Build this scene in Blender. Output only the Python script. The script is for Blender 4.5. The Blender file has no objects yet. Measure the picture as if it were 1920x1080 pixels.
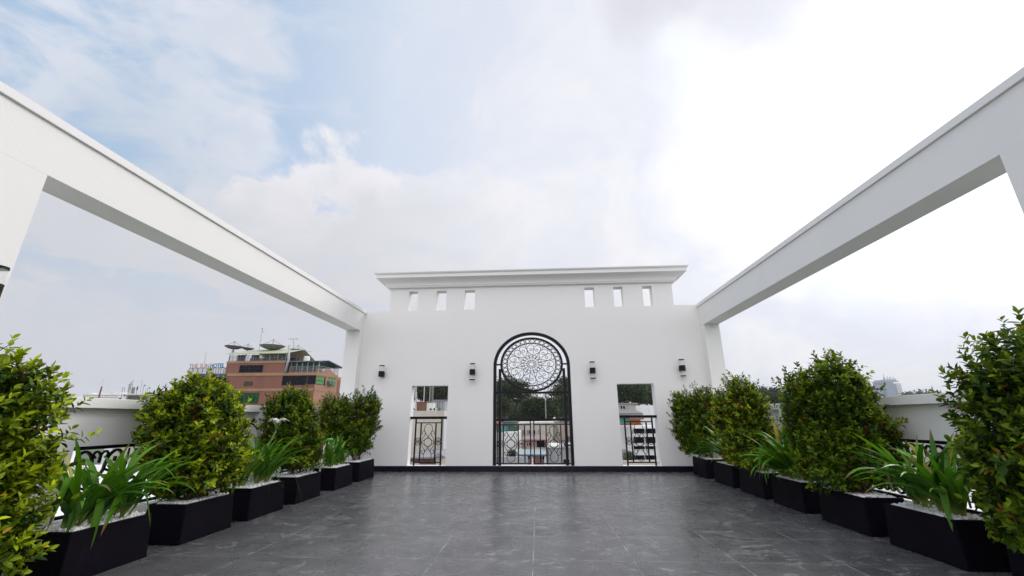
import bpy, bmesh, math, random
import numpy as np
from mathutils import Vector, Matrix
S = bpy.context.scene
COL = S.collection

# ------------------------------------------------------------------ camera
RT = np.array([0.9981861570962659, 0.05995269124304129, -0.005483666119067741])
UP = np.array([0.02302633988895503, -0.296037209440439, 0.9548988209742622])
FW = np.array([-0.0556253849668222, 0.9532930532839491, 0.2968807354946741])
FPX = 789.2318525191334
CAM = np.array([0.0, 0.0, 1.2])
cd = bpy.data.cameras.new('camera'); cam = bpy.data.objects.new('camera', cd); COL.objects.link(cam)
cd.sensor_width = 36; cd.lens = FPX / 1920 * 36; cd.clip_start = 0.05; cd.clip_end = 6000
m = Matrix.Identity(4)
for i in range(3):
    m[i][0] = RT[i]; m[i][1] = UP[i]; m[i][2] = -FW[i]; m[i][3] = CAM[i]
cam.matrix_world = m
S.camera = cam
S.view_settings.view_transform = 'Standard'; S.view_settings.look = 'None'
S.view_settings.exposure = 0.0; S.view_settings.gamma = 1.0

def ray(u, v): return FW + RT * (u - 960) / FPX + UP * (540 - v) / FPX
def atY(u, v, y): d = ray(u, v); return CAM + d * y / d[1]
def ondir(u, v): d = ray(u, v); return d / np.linalg.norm(d)

# ------------------------------------------------------------------ world (procedural cloudy sky)
SUN = Vector((0.66, 0.55, 0.52)).normalized()
sun_el = math.asin(SUN.z); sun_az = math.atan2(SUN.x, SUN.y)
W = bpy.data.worlds.new('World'); S.world = W; W.use_nodes = True
nt = W.node_tree; nt.nodes.clear()
def nd(t, **k):
    n = nt.nodes.new(t)
    for a, b in k.items(): setattr(n, a, b)
    return n
def lk(a, b): nt.links.new(a, b)
def mth(op, a, b=None, clamp=False):
    n = nd('ShaderNodeMath', operation=op, use_clamp=clamp)
    for i, x in enumerate((a, b)):
        if x is None: continue
        if isinstance(x, (int, float)): n.inputs[i].default_value = x
        else: lk(x, n.inputs[i])
    return n.outputs[0]
def ramp(x, lo, hi):
    n = nd('ShaderNodeMapRange', interpolation_type='SMOOTHSTEP'); lk(x, n.inputs[0])
    n.inputs[1].default_value = lo; n.inputs[2].default_value = hi
    n.inputs[3].default_value = 0; n.inputs[4].default_value = 1
    return n.outputs[0]
def mixc(f, a, b):
    n = nd('ShaderNodeMix', data_type='RGBA')
    if isinstance(f, (int, float)): n.inputs[0].default_value = f
    else: lk(f, n.inputs[0])
    for i, x in ((6, a), (7, b)):
        if isinstance(x, tuple): n.inputs[i].default_value = (*x, 1)
        else: lk(x, n.inputs[i])
    return n.outputs[2]
def scalec(c, f):
    n = nd('ShaderNodeVectorMath', operation='SCALE'); lk(c, n.inputs[0])
    if isinstance(f, (int, float)): n.inputs[3].default_value = f
    else: lk(f, n.inputs[3])
    return n.outputs[0]
BACK_GAIN, ZEN_GAIN, LOW_GAIN = 0.72, 0.9, -0.04
tc = nd('ShaderNodeTexCoord'); D = tc.outputs['Generated']
sky = nd('ShaderNodeTexSky', sky_type='NISHITA', sun_disc=False)
sky.sun_elevation = sun_el; sky.sun_rotation = sun_az
sky.air_density = 1.0; sky.dust_density = 1.2; sky.ozone_density = 1.3
sep = nd('ShaderNodeSeparateXYZ'); lk(D, sep.inputs[0]); DZ = sep.outputs[2]
def dotd(v):
    n = nd('ShaderNodeVectorMath', operation='DOT_PRODUCT'); lk(WD, n.inputs[0]); n.inputs[1].default_value = v
    return n.outputs['Value']
# cloud-plane coordinates so that clouds flatten towards the horizon
den = mth('ADD', mth('MAXIMUM', DZ, 0.0), 0.35)
inv = mth('DIVIDE', 1.0, den)
P = scalec(D, inv)
def noise(vec, scale, det=6, rough=0.55, dist=0.0):
    n = nd('ShaderNodeTexNoise'); lk(vec, n.inputs['Vector']); n.inputs['Scale'].default_value = scale
    n.inputs['Detail'].default_value = det; n.inputs['Roughness'].default_value = rough; n.inputs['Distortion'].default_value = dist
    return n
nw = noise(P, 2.2, 5, 0.6)
wv = nd('ShaderNodeVectorMath', operation='SUBTRACT'); lk(nw.outputs['Color'], wv.inputs[0]); wv.inputs[1].default_value = (.5, .5, .5)
wv2 = scalec(wv.outputs[0], 0.22)
wadd = nd('ShaderNodeVectorMath', operation='ADD'); lk(D, wadd.inputs[0]); lk(wv2, wadd.inputs[1])
wn = nd('ShaderNodeVectorMath', operation='NORMALIZE'); lk(wadd.outputs[0], wn.inputs[0]); WD = wn.outputs[0]
def blob(u, v, r0, r1):     # soft patch of cloud round a sky direction; r in degrees
    return ramp(dotd(tuple(ondir(u, v))), math.cos(math.radians(r1)), math.cos(math.radians(r0)))
def total(xs):
    t = xs[0]
    for x in xs[1:]: t = mth('ADD', t, x)
    return t
mp = nd('ShaderNodeMapping'); lk(P, mp.inputs[0]); mp.inputs['Scale'].default_value = (1.5, 0.8, 1.0); mp.inputs['Rotation'].default_value = (0, 0, 0.6)
fb = noise(mp.outputs[0], 2.6, 9, 0.56, 0.3)
thin = ramp(fb.outputs[0], 0.48, 0.78)
cumb = mth('MINIMUM', total([blob(830, 450, 4, 13), blob(690, 430, 3, 11), blob(940, 480, 3, 10), blob(560, 470, 3, 12), mth('MULTIPLY', blob(572, 275, 0, 6), .45), blob(1060, 500, 3, 11), mth('MULTIPLY', blob(1080, 140, 0, 9), .5), mth('MULTIPLY', blob(930, 160, 0, 5), .35)]), 1.0)
fb2 = noise(D, 7.5, 10, 0.62, 0.35)
cumd = mth('ADD', mth('MULTIPLY', cumb, 0.85), mth('MULTIPLY', mth('SUBTRACT', fb2.outputs[0], .5), 2.3))
cum = ramp(cumd, 0.26, 0.70)
wispb = mth('MINIMUM', total([blob(60, 180, 3, 14), blob(300, 200, 1, 11), blob(420, 80, 1, 10), blob(350, 350, 1, 12), blob(180, 330, 1, 9)]), 1.0)
mp2 = nd('ShaderNodeMapping'); lk(D, mp2.inputs[0]); mp2.inputs['Scale'].default_value = (3.2, 5.0, 9.0); mp2.inputs['Rotation'].default_value = (0.2, 0.75, 0.3)
fb3 = noise(mp2.outputs[0], 1.5, 9, 0.58, 0.5)
wisp = ramp(mth('ADD', mth('MULTIPLY', wispb, 0.26), fb3.outputs[0]), 0.52, 0.86)
right = ramp(dotd(tuple(ondir(1700, 260))), 0.30, 0.93)
lowm = nd('ShaderNodeMapRange', interpolation_type='SMOOTHSTEP'); lk(DZ, lowm.inputs[0])
for i, x in enumerate((0.10, 0.50, 1.0, 0.0)): lowm.inputs[i + 1].default_value = x
low = lowm.outputs[0]
back = ramp(mth('MULTIPLY', sep.outputs[1], -1.0), -0.05, 0.5)    # unseen bright cloud deck added behind the camera to lift the walls
zen = ramp(DZ, 0.80, 0.95)                                        # and overhead, likewise added above the view
M = total([mth('MULTIPLY', cum, 0.95), mth('MULTIPLY', wisp, 0.70), mth('MULTIPLY', low, 1.0), back, zen])
M = mth('MINIMUM', M, 1.0)
sh = noise(D, 6.0, 8, 0.58, 0.3)
shade = ramp(sh.outputs[0], 0.38, 0.64)
under = mth('MINIMUM', total([blob(860, 480, 3, 11), blob(740, 470, 2, 9), blob(700, 640, 6, 24), blob(120, 640, 8, 28)]), 1.0)
cloud_lit = mixc(mth('MULTIPLY', shade, 0.7), (0.91, 0.89, 0.93), (0.72, 0.75, 0.82))
cloud_c = mixc(mth('MULTIPLY', under, 0.72), cloud_lit, (0.62, 0.64, 0.69))
dark = mth('MINIMUM', total([blob(1230, -40, 1, 8), blob(1440, 0, 1, 9)]), 1.0)
blue = mixc(0.78, scalec(sky.outputs[0], 0.115), mixc(ramp(dotd(tuple(ondir(1500, 300))), 0.12, 0.76), (0.33, 0.57, 0.84), (0.68, 0.80, 0.98)))
col = mixc(M, blue, cloud_c)
glow = ramp(dotd(tuple(ondir(1850, 300))), 0.76, 1.04)
glow2 = ramp(dotd(tuple(SUN)), 0.88, 1.02)
shade3 = ramp(noise(P, 2.2, 9, 0.6, 0.6).outputs[0], 0.36, 0.66)
col = mixc(mth('MULTIPLY', right, 0.96), col, mixc(shade3, (0.97, 0.96, 0.985), (0.82, 0.85, 0.94)))
gain = total([mth('MULTIPLY', glow, 0.14), 1.0, mth('MULTIPLY', glow2, 0.8), mth('MULTIPLY', back, BACK_GAIN), mth('MULTIPLY', zen, ZEN_GAIN), mth('MULTIPLY', low, LOW_GAIN)])
col = scalec(col, gain)
col = mixc(mth('MULTIPLY', dark, 0.75), col, (0.72, 0.72, 0.78))
bg = nd('ShaderNodeBackground'); lk(col, bg.inputs[0]); bg.inputs[1].default_value = 1.0
out = nd('ShaderNodeOutputWorld'); lk(bg.outputs[0], out.inputs[0])
W.cycles.sampling_method = 'MANUAL'; W.cycles.sample_map_resolution = 1024

sd = bpy.data.lights.new('sun', 'SUN'); so = bpy.data.objects.new('sun', sd); COL.objects.link(so)
sd.energy = 1.5; sd.angle = math.radians(25); sd.color = (1.0, 0.96, 0.9)
so.rotation_euler = SUN.to_track_quat('Z', 'Y').to_euler(); so.location = (20, 20, 30)

# ------------------------------------------------------------------ material helpers
MATS = {}
def mat(name, color, rough=0.6, var=0.12, vscale=3.0, bump=0.0, bscale=40.0, metal=0.0, spec=0.5, dirt=None, dscale=1.0, dlo=.55, dhi=.8):
    if name in MATS: return MATS[name]
    M_ = bpy.data.materials.new(name); M_.use_nodes = True; t = M_.node_tree; b = t.nodes['Principled BSDF']
    tcn = t.nodes.new('ShaderNodeTexCoord')
    n = t.nodes.new('ShaderNodeTexNoise'); n.inputs['Scale'].default_value = vscale; n.inputs['Detail'].default_value = 6
    t.links.new(tcn.outputs['Object'], n.inputs['Vector'])
    mx = t.nodes.new('ShaderNodeMix'); mx.data_type = 'RGBA'
    mx.inputs[6].default_value = (*[c * (1 - var) for c in color], 1); mx.inputs[7].default_value = (*[min(1, c * (1 + var)) for c in color], 1)
    t.links.new(n.outputs[0], mx.inputs[0]); last = mx.outputs[2]
    if dirt:
        n2 = t.nodes.new('ShaderNodeTexNoise'); n2.inputs['Scale'].default_value = dscale; n2.inputs['Detail'].default_value = 8; n2.inputs['Roughness'].default_value = .65
        mpn = t.nodes.new('ShaderNodeMapping'); mpn.inputs['Scale'].default_value = (1, 1, .25)
        t.links.new(tcn.outputs['Object'], mpn.inputs[0]); t.links.new(mpn.outputs[0], n2.inputs['Vector'])
        mr = t.nodes.new('ShaderNodeMapRange'); mr.inputs[1].default_value = dlo; mr.inputs[2].default_value = dhi
        t.links.new(n2.outputs[0], mr.inputs[0])
        m2 = t.nodes.new('ShaderNodeMix'); m2.data_type = 'RGBA'; t.links.new(mr.outputs[0], m2.inputs[0])
        t.links.new(last, m2.inputs[6]); m2.inputs[7].default_value = (*dirt, 1); last = m2.outputs[2]
    t.links.new(last, b.inputs['Base Color'])
    b.inputs['Roughness'].default_value = rough; b.inputs['Metallic'].default_value = metal; b.inputs['Specular IOR Level'].default_value = spec
    if bump:
        nb = t.nodes.new('ShaderNodeTexNoise'); nb.inputs['Scale'].default_value = bscale; nb.inputs['Detail'].default_value = 5
        t.links.new(tcn.outputs['Object'], nb.inputs['Vector'])
        bp = t.nodes.new('ShaderNodeBump'); bp.inputs['Strength'].default_value = bump; bp.inputs['Distance'].default_value = 0.01
        t.links.new(nb.outputs[0], bp.inputs['Height']); t.links.new(bp.outputs[0], b.inputs['Normal'])
    MATS[name] = M_
    return M_
def leafmat(name, trans=0.3, rough=0.42, spec=0.4):
    if name in MATS: return MATS[name]
    M_ = bpy.data.materials.new(name); M_.use_nodes = True; t = M_.node_tree; b = t.nodes['Principled BSDF']
    a = t.nodes.new('ShaderNodeAttribute'); a.attribute_name = 'leafcol'
    t.links.new(a.outputs['Color'], b.inputs['Base Color']); b.inputs['Roughness'].default_value = rough; b.inputs['Specular IOR Level'].default_value = spec
    tr = t.nodes.new('ShaderNodeBsdfTranslucent'); t.links.new(a.outputs['Color'], tr.inputs[0])
    ms = t.nodes.new('ShaderNodeMixShader'); ms.inputs[0].default_value = trans
    t.links.new(b.outputs[0], ms.inputs[1]); t.links.new(tr.outputs[0], ms.inputs[2]); t.links.new(ms.outputs[0], t.nodes['Material Output'].inputs[0])
    MATS[name] = M_
    return M_
white = mat('white_plaster', (.83, .82, .80), .7, .02, 1.3, .14, 60, dirt=(.79, .78, .76), dscale=1.4, dlo=.56, dhi=.9)
white_stain = mat('stained_white_plaster', (.72, .72, .71), .8, .06, 1, .1, 60, dirt=(.30, .30, .29), dscale=.8)
navy = mat('dark_skirting_tile', (.006, .004, .014), .35, .3, 8, spec=.25)
iron = mat('black_iron', (.004, .004, .006), .45, .2, 20, .15, 90, spec=.25)
box_m = mat('dark_composite_planter', (.0034, .0024, .0062), .6, .5, 12, .3, 160, spec=.07, dirt=(.016, .013, .018), dscale=5, dlo=.58, dhi=.85)
pebble = mat('white_pebble', (.88, .88, .87), .55, .12, 30)
bark = mat('red_brown_bark', (.10, .045, .03), .8, .35, 30, .6, 60)
bark2 = mat('grey_brown_bark', (.10, .085, .07), .9, .3, 3, .5, 10)
leaf_m = leafmat('shrub_leaf', .24, .45, .22)
lily_m = leafmat('lily_leaf', .30, .38, .30)
tree_m = leafmat('tree_leaf', .22, .6, .2)

# ------------------------------------------------------------------ mesh helpers
BASE = {}
def link(o): COL.objects.link(o); return o
def tag(o, label=None, cat=None, group=None, kind=None):
    if label: o['label'] = label
    if cat: o['category'] = cat
    if group: o['group'] = group
    if kind: o['kind'] = kind
    return o
def thing(name, loc, label, cat, group=None):
    o = bpy.data.objects.new(name, None); o.empty_display_size = .2; link(o); o.location = loc
    BASE[o.name] = np.array(loc, float)
    return tag(o, label, cat, group)
class MB:
    def __init__(s): s.v = []; s.f = []; s.n = 0
    def add(s, V, F):
        s.v.append(np.asarray(V, float)); s.f += [tuple(i + s.n for i in f) for f in F]; s.n += len(V)
    def box(s, x0, x1, y0, y1, z0, z1):
        if x0 > x1: x0, x1 = x1, x0
        if y0 > y1: y0, y1 = y1, y0
        if z0 > z1: z0, z1 = z1, z0
        V = [(x0, y0, z0), (x1, y0, z0), (x1, y1, z0), (x0, y1, z0), (x0, y0, z1), (x1, y0, z1), (x1, y1, z1), (x0, y1, z1)]
        s.add(V, [(0, 3, 2, 1), (4, 5, 6, 7), (0, 1, 5, 4), (1, 2, 6, 5), (2, 3, 7, 6), (3, 0, 4, 7)])
        return s
    def hexa(s, V):   # 8 corners, bottom ring then top ring
        s.add(V, [(0, 3, 2, 1), (4, 5, 6, 7), (0, 1, 5, 4), (1, 2, 6, 5), (2, 3, 7, 6), (3, 0, 4, 7)]); return s
    def tube(s, pts, r, sides=6, closed=False, cap=True):
        p = np.asarray(pts, float); n = len(p)
        r = np.full(n, r) if np.isscalar(r) else np.asarray(r, float)
        if closed: t = np.roll(p, -1, 0) - np.roll(p, 1, 0)
        else: t = np.gradient(p, axis=0)
        t /= np.linalg.norm(t, axis=1)[:, None] + 1e-12
        ref = np.array([0, 0, 1.0]) if abs(t[0][2]) < .9 else np.array([0, 1.0, 0])
        nrm = np.cross(t[0], ref); nrm /= np.linalg.norm(nrm); V = []
        for i in range(n):
            nrm = nrm - t[i] * (nrm @ t[i]); nrm /= np.linalg.norm(nrm) + 1e-12
            b = np.cross(t[i], nrm)
            for k in range(sides):
                a = 2 * math.pi * (k + .5) / sides
                V.append(p[i] + r[i] * (math.cos(a) * nrm + math.sin(a) * b))
        F = []
        for i in range(n if closed else n - 1):
            j = (i + 1) % n
            for k in range(sides):
                k2 = (k + 1) % sides
                F.append((i * sides + k, i * sides + k2, j * sides + k2, j * sides + k))
        if not closed and cap:
            F.append(tuple(range(sides))[::-1]); F.append(tuple((n - 1) * sides + k for k in range(sides)))
        s.add(V, F); return s
    def lathe(s, prof, cx, cy, seg=20, cz=0, sx=1.0):
        V = []; F = []; n = len(prof)
        for k in range(seg):
            a = 2 * math.pi * k / seg
            for (r, z) in prof: V.append((cx + r * math.cos(a) * sx, cy + r * math.sin(a), cz + z))
        for k in range(seg):
            k2 = (k + 1) % seg
            for i in range(n - 1): F.append((k * n + i, k2 * n + i, k2 * n + i + 1, k * n + i + 1))
        s.add(V, F); return s
    def cyl(s, cx, cy, z0, z1, r, seg=20, sx=1.0):
        return s.lathe([(0.0005, z0), (r, z0), (r, z1), (0.0005, z1)], cx, cy, seg, 0, sx)
    def prism(s, poly, y0, y1):     # polygon in x,z extruded along y
        n = len(poly)
        V = [(x, y0, z) for x, z in poly] + [(x, y1, z) for x, z in poly]
        F = [tuple(range(n)), tuple(range(2 * n - 1, n - 1, -1))] + [(i, i + n, (i + 1) % n + n, (i + 1) % n) for i in range(n)]
        s.add(V, F); return s
    def build(s, name, m, parent=None, smooth=False, bevel=0, recalc=True):
        V = np.concatenate(s.v)
        if parent is not None: V = V - BASE[parent.name]
        me = bpy.data.meshes.new(name); me.from_pydata(V.tolist(), [], s.f)
        me.materials.append(m)
        if recalc:
            bm = bmesh.new(); bm.from_mesh(me); bmesh.ops.recalc_face_normals(bm, faces=bm.faces); bm.to_mesh(me); bm.free()
        if smooth: me.polygons.foreach_set('use_smooth', [True] * len(me.polygons))
        o = bpy.data.objects.new(name, me); link(o)
        if parent is not None: o.parent = parent; BASE[o.name] = BASE[parent.name]
        else: BASE[o.name] = np.zeros(3)
        if bevel:
            b = o.modifiers.new('bevel', 'BEVEL'); b.width = bevel; b.segments = 2; b.limit_method = 'ANGLE'
        return o
def single(mb, name, m, label, cat, group=None, **k):
    # a thing that is one mesh: origin at its base
    V = np.concatenate(mb.v); lo, hi = V.min(0), V.max(0)
    b = np.array([(lo[0] + hi[0]) / 2, (lo[1] + hi[1]) / 2, lo[2]])
    mb.v = [V - b]; o = mb.build(name, m, None, **k); o.location = b; BASE[o.name] = b
    return tag(o, label, cat, group)
def catmull(P, k=8, closed=False):
    P = np.asarray(P, float); n = len(P); out_ = []
    for i in range(n if closed else n - 1):
        if closed: a, b, c, d = P[(i - 1) % n], P[i], P[(i + 1) % n], P[(i + 2) % n]
        else: a, b, c, d = P[max(i - 1, 0)], P[i], P[i + 1], P[min(i + 2, n - 1)]
        for j in range(k):
            t = j / k
            out_.append(.5 * ((2 * b) + (c - a) * t + (2 * a - 5 * b + 4 * c - d) * t * t + (-a + 3 * b - 3 * c + d) * t ** 3))
    if not closed: out_.append(P[-1])
    return np.array(out_)

# ================================================================== SETTING
# terrace floor: large slate tiles
FL = bpy.data.materials.new('slate_tile_floor'); FL.use_nodes = True; nt = FL.node_tree; B = nt.nodes['Principled BSDF']
g = nd('ShaderNodeTexCoord'); sp = nd('ShaderNodeSeparateXYZ'); lk(g.outputs['Object'], sp.inputs[0])
TW, TD, TX, TY = 0.885, 0.7797, -0.076, 6.6346
wob = noise(g.outputs['Object'], 9.0, 3)
wobv = mth('MULTIPLY', mth('SUBTRACT', wob.outputs[0], .5), .006)
gx = mth('DIVIDE', mth('SUBTRACT', mth('ADD', sp.outputs[0], wobv), TX), TW); gy = mth('DIVIDE', mth('SUBTRACT', mth('ADD', sp.outputs[1], wobv), TY), TD)
fx = mth('FRACT', mth('ADD', gx, 200.0)); fy = mth('FRACT', mth('ADD', gy, 200.0))
ex = mth('MULTIPLY', mth('SUBTRACT', .5, mth('ABSOLUTE', mth('SUBTRACT', fx, .5))), TW)
ey = mth('MULTIPLY', mth('SUBTRACT', .5, mth('ABSOLUTE', mth('SUBTRACT', fy, .5))), TD)
e = mth('MINIMUM', ex, ey)
jn = nd('ShaderNodeMapRange'); lk(e, jn.inputs[0])
for i, x in enumerate((0.0020, 0.0050, 1.0, 0.0)): jn.inputs[i + 1].default_value = x
joint = jn.outputs[0]
cellv = nd('ShaderNodeCombineXYZ'); lk(mth('FLOOR', gx), cellv.inputs[0]); lk(mth('FLOOR', gy), cellv.inputs[1])
wn_ = nd('ShaderNodeTexWhiteNoise', noise_dimensions='2D'); lk(cellv.outputs[0], wn_.inputs['Vector'])
n1 = noise(g.outputs['Object'], 1.6, 8, .6); n2 = noise(g.outputs['Object'], 6.0, 8, .62, .6)
base = mixc(ramp(n1.outputs[0], .3, .7), (.062, .062, .065), (.102, .102, .107))
base = mixc(mth('MULTIPLY', wn_.outputs['Value'], .30), base, (.15, .15, .155))
# white scuffs and dusty foot marks
ms_ = nd('ShaderNodeMapping'); lk(g.outputs['Object'], ms_.inputs[0]); ms_.inputs['Scale'].default_value = (1.0, 1.5, 1)
s1 = noise(ms_.outputs[0], 3.9, 3, .5, 1.3); s2 = noise(g.outputs['Object'], 1.1, 3, .5)
s3 = noise(ms_.outputs[0], 14.0, 6, .6, .4)
patch = mth('MULTIPLY', ramp(s1.outputs[0], .555, .64), ramp(s2.outputs[0], .38, .56))
scuff = mth('MULTIPLY', patch, ramp(s3.outputs[0], .34, .66))
vo = nd('ShaderNodeTexVoronoi', feature='DISTANCE_TO_EDGE'); 
s4 = noise(g.outputs['Object'], 2.3, 4, .6, 3.0)
streak = mth('MULTIPLY', ramp(mth('ABSOLUTE', mth('SUBTRACT', s4.outputs[0], .52)), .018, .0), ramp(s3.outputs[0], .52, .68))
stm = nd('ShaderNodeMapRange'); lk(mth('ABSOLUTE', mth('SUBTRACT', s4.outputs[0], .52)), stm.inputs[0])
for i, x in enumerate((0.0, 0.012, 1.0, 0.0)): stm.inputs[i + 1].default_value = x
streak = mth('MULTIPLY', mth('MULTIPLY', stm.outputs[0], ramp(s3.outputs[0], .5, .66)), ramp(s2.outputs[0], .45, .62))
base = mixc(mth('MULTIPLY', scuff, .46), base, (.40, .40, .41))
base = mixc(mth('MULTIPLY', streak, .45), base, (.42, .42, .43))
darkp = mth('MULTIPLY', ramp(n2.outputs[0], .55, .75), .3)
base = mixc(darkp, base, (.06, .06, .065))
# joints: grout dusted white in stretches
jw = noise(g.outputs['Object'], 2.4, 5, .7)
jc = mixc(ramp(jw.outputs[0], .38, .60), (.05, .05, .055), (.42, .42, .42))
base = mixc(mth('MULTIPLY', joint, .9), base, jc)
lk(base, B.inputs['Base Color'])
rr = nd('ShaderNodeMapRange'); lk(n2.outputs[0], rr.inputs[0])
for i, x in enumerate((0.3, 0.7, 0.20, 0.38)): rr.inputs[i + 1].default_value = x
lk(rr.outputs[0], B.inputs['Roughness']); B.inputs['Specular IOR Level'].default_value = .5
hb = noise(g.outputs['Object'], 45.0, 3, .5)
hh = mth('SUBTRACT', mth('MULTIPLY', hb.outputs[0], .02), joint)
bpn = nd('ShaderNodeBump'); bpn.inputs['Strength'].default_value = .35; bpn.inputs['Distance'].default_value = .003; lk(hh, bpn.inputs['Height']); lk(bpn.outputs[0], B.inputs['Normal'])
fm = MB(); fm.box(-5.0, 4.55, -4, 11.07, -.35, 0)
o = fm.build('floor', FL); tag(o, kind='structure')

# town ground far below
gm = mat('town_ground', (.07, .075, .065), .9, .35, .02, dirt=(.08, .12, .05), dscale=.02, dlo=.45, dhi=.6)
gb = MB(); gb.add([(-2000, -2000, -14), (2000, -2000, -14), (2000, 2000, -14), (-2000, 2000, -14)], [(0, 1, 2, 3)])
tag(gb.build('ground', gm), kind='structure')
# the building under the terrace
hb_ = MB(); hb_.box(-5.0, 4.55, -4, 11.07, -13.99, -.352)
single(hb_, 'terrace_building', white_stain, 'plain white storeys of the building under the tiled terrace', 'building')

# ------------------------------------------------------------------ back wall with openings
XL, XR, D0, TH = -4.6, 4.175, 10.82, 0.25
def wall_from_loops(name, m, loops, y0, y1, parent):
    bm = bmesh.new(); allv = []
    for lp in loops:
        vs = [bm.verts.new((x, y0, z)) for x, z in lp]
        for i in range(len(vs)): bm.edges.new((vs[i], vs[(i + 1) % len(vs)]))
    bmesh.ops.triangle_fill(bm, use_beauty=True, use_dissolve=False, edges=bm.edges[:])
    fs = bm.faces[:]
    r = bmesh.ops.extrude_face_region(bm, geom=fs)
    for v in [g_ for g_ in r['geom'] if isinstance(g_, bmesh.types.BMVert)]: v.co.y = y1
    bmesh.ops.recalc_face_normals(bm, faces=bm.faces[:])
    b = BASE[parent.name]
    for v in bm.verts: v.co -= Vector(b)
    me = bpy.data.meshes.new(name); bm.to_mesh(me); bm.free(); me.materials.append(m)
    o = bpy.data.objects.new(name, me); link(o); o.parent = parent; BASE[o.name] = b
    return o
def rect(x0, x1, z0, z1): return [(x0, z0), (x1, z0), (x1, z1), (x0, z1)]
WIN = [(-3.44, -3.192), (-2.676, -2.412), (-1.913, -1.633), (1.2985, 1.556), (2.059, 2.305), (2.8185, 3.0645)]
ARC_X, ARC_Z, ARX, ARZ = -.145, 2.49, .975, .865
arch = [(ARC_X - ARX, .13), (ARC_X + ARX, .13)] + [(ARC_X + ARX * math.cos(a), ARC_Z + ARZ * math.sin(a)) for a in np.linspace(0, math.pi, 49)]
OP1 = (-3.20, -2.266); OP2 = (1.958, 2.861)
loops = [[(XL - .37, 0), (XR + .37, 0), (XR + .37, 4.0), (3.585, 4.0), (3.585, 4.72), (-3.955, 4.72), (-3.955, 4.0), (XL - .37, 4.0)], arch,
         rect(*OP1, .13, 2.018), rect(*OP2, .13, 2.018)] + [rect(a, b, 3.994, 4.536) for a, b in WIN]
bw = thing('feature_wall', (-.2, D0, 0), 'tall white end wall with arched opening, six small square holes and a cornice', 'wall')
wall_from_loops('wall', white, loops, D0, D0 + TH, bw)
sk = MB(); sk.box(XL + .001, XR - .001, D0 - .015, D0 - .001, .001, .128); sk.build('skirting', navy, bw)
# cornice: profile swept round front, left, right and back
prof = [(0, 4.622), (.075, 4.624), (.085, 4.66), (.10, 4.665)]
for k in range(1, 9):
    a = k / 8 * math.pi / 2
    prof.append((.10 + .185 * (1 - math.cos(a)), 4.672 + .168 * math.sin(a)))
prof += [(.30, 4.842), (.30, 4.925), (.335, 4.955), (.345, 4.985), (.0, 4.99)]
cn = MB(); V = []; F = []; n = len(prof)
x0, x1, y0, y1 = -3.955, 3.585, D0, D0 + TH
for (p, z) in prof:
    V += [(x0 - p * 1.12, y0 - p, z), (x1 + p * 1.12, y0 - p, z), (x1 + p * 1.12, y1 + p, z), (x0 - p * 1.12, y1 + p, z)]
for i in range(n - 1):
    for k in range(4): F.append((4 * i + k, 4 * i + (k + 1) % 4, 4 * i + 4 + (k + 1) % 4, 4 * i + 4 + k))
F.append((4 * n - 4, 4 * n - 3, 4 * n - 2, 4 * n - 1))
cn.add(V, F); cn.build('cornice', white, bw, bevel=.004)
pc = MB()
for xx in (-4.2, 3.9): pc.box(xx - .14, xx + .14, D0 + .0, D0 + TH, 4.001, 4.012)

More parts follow.
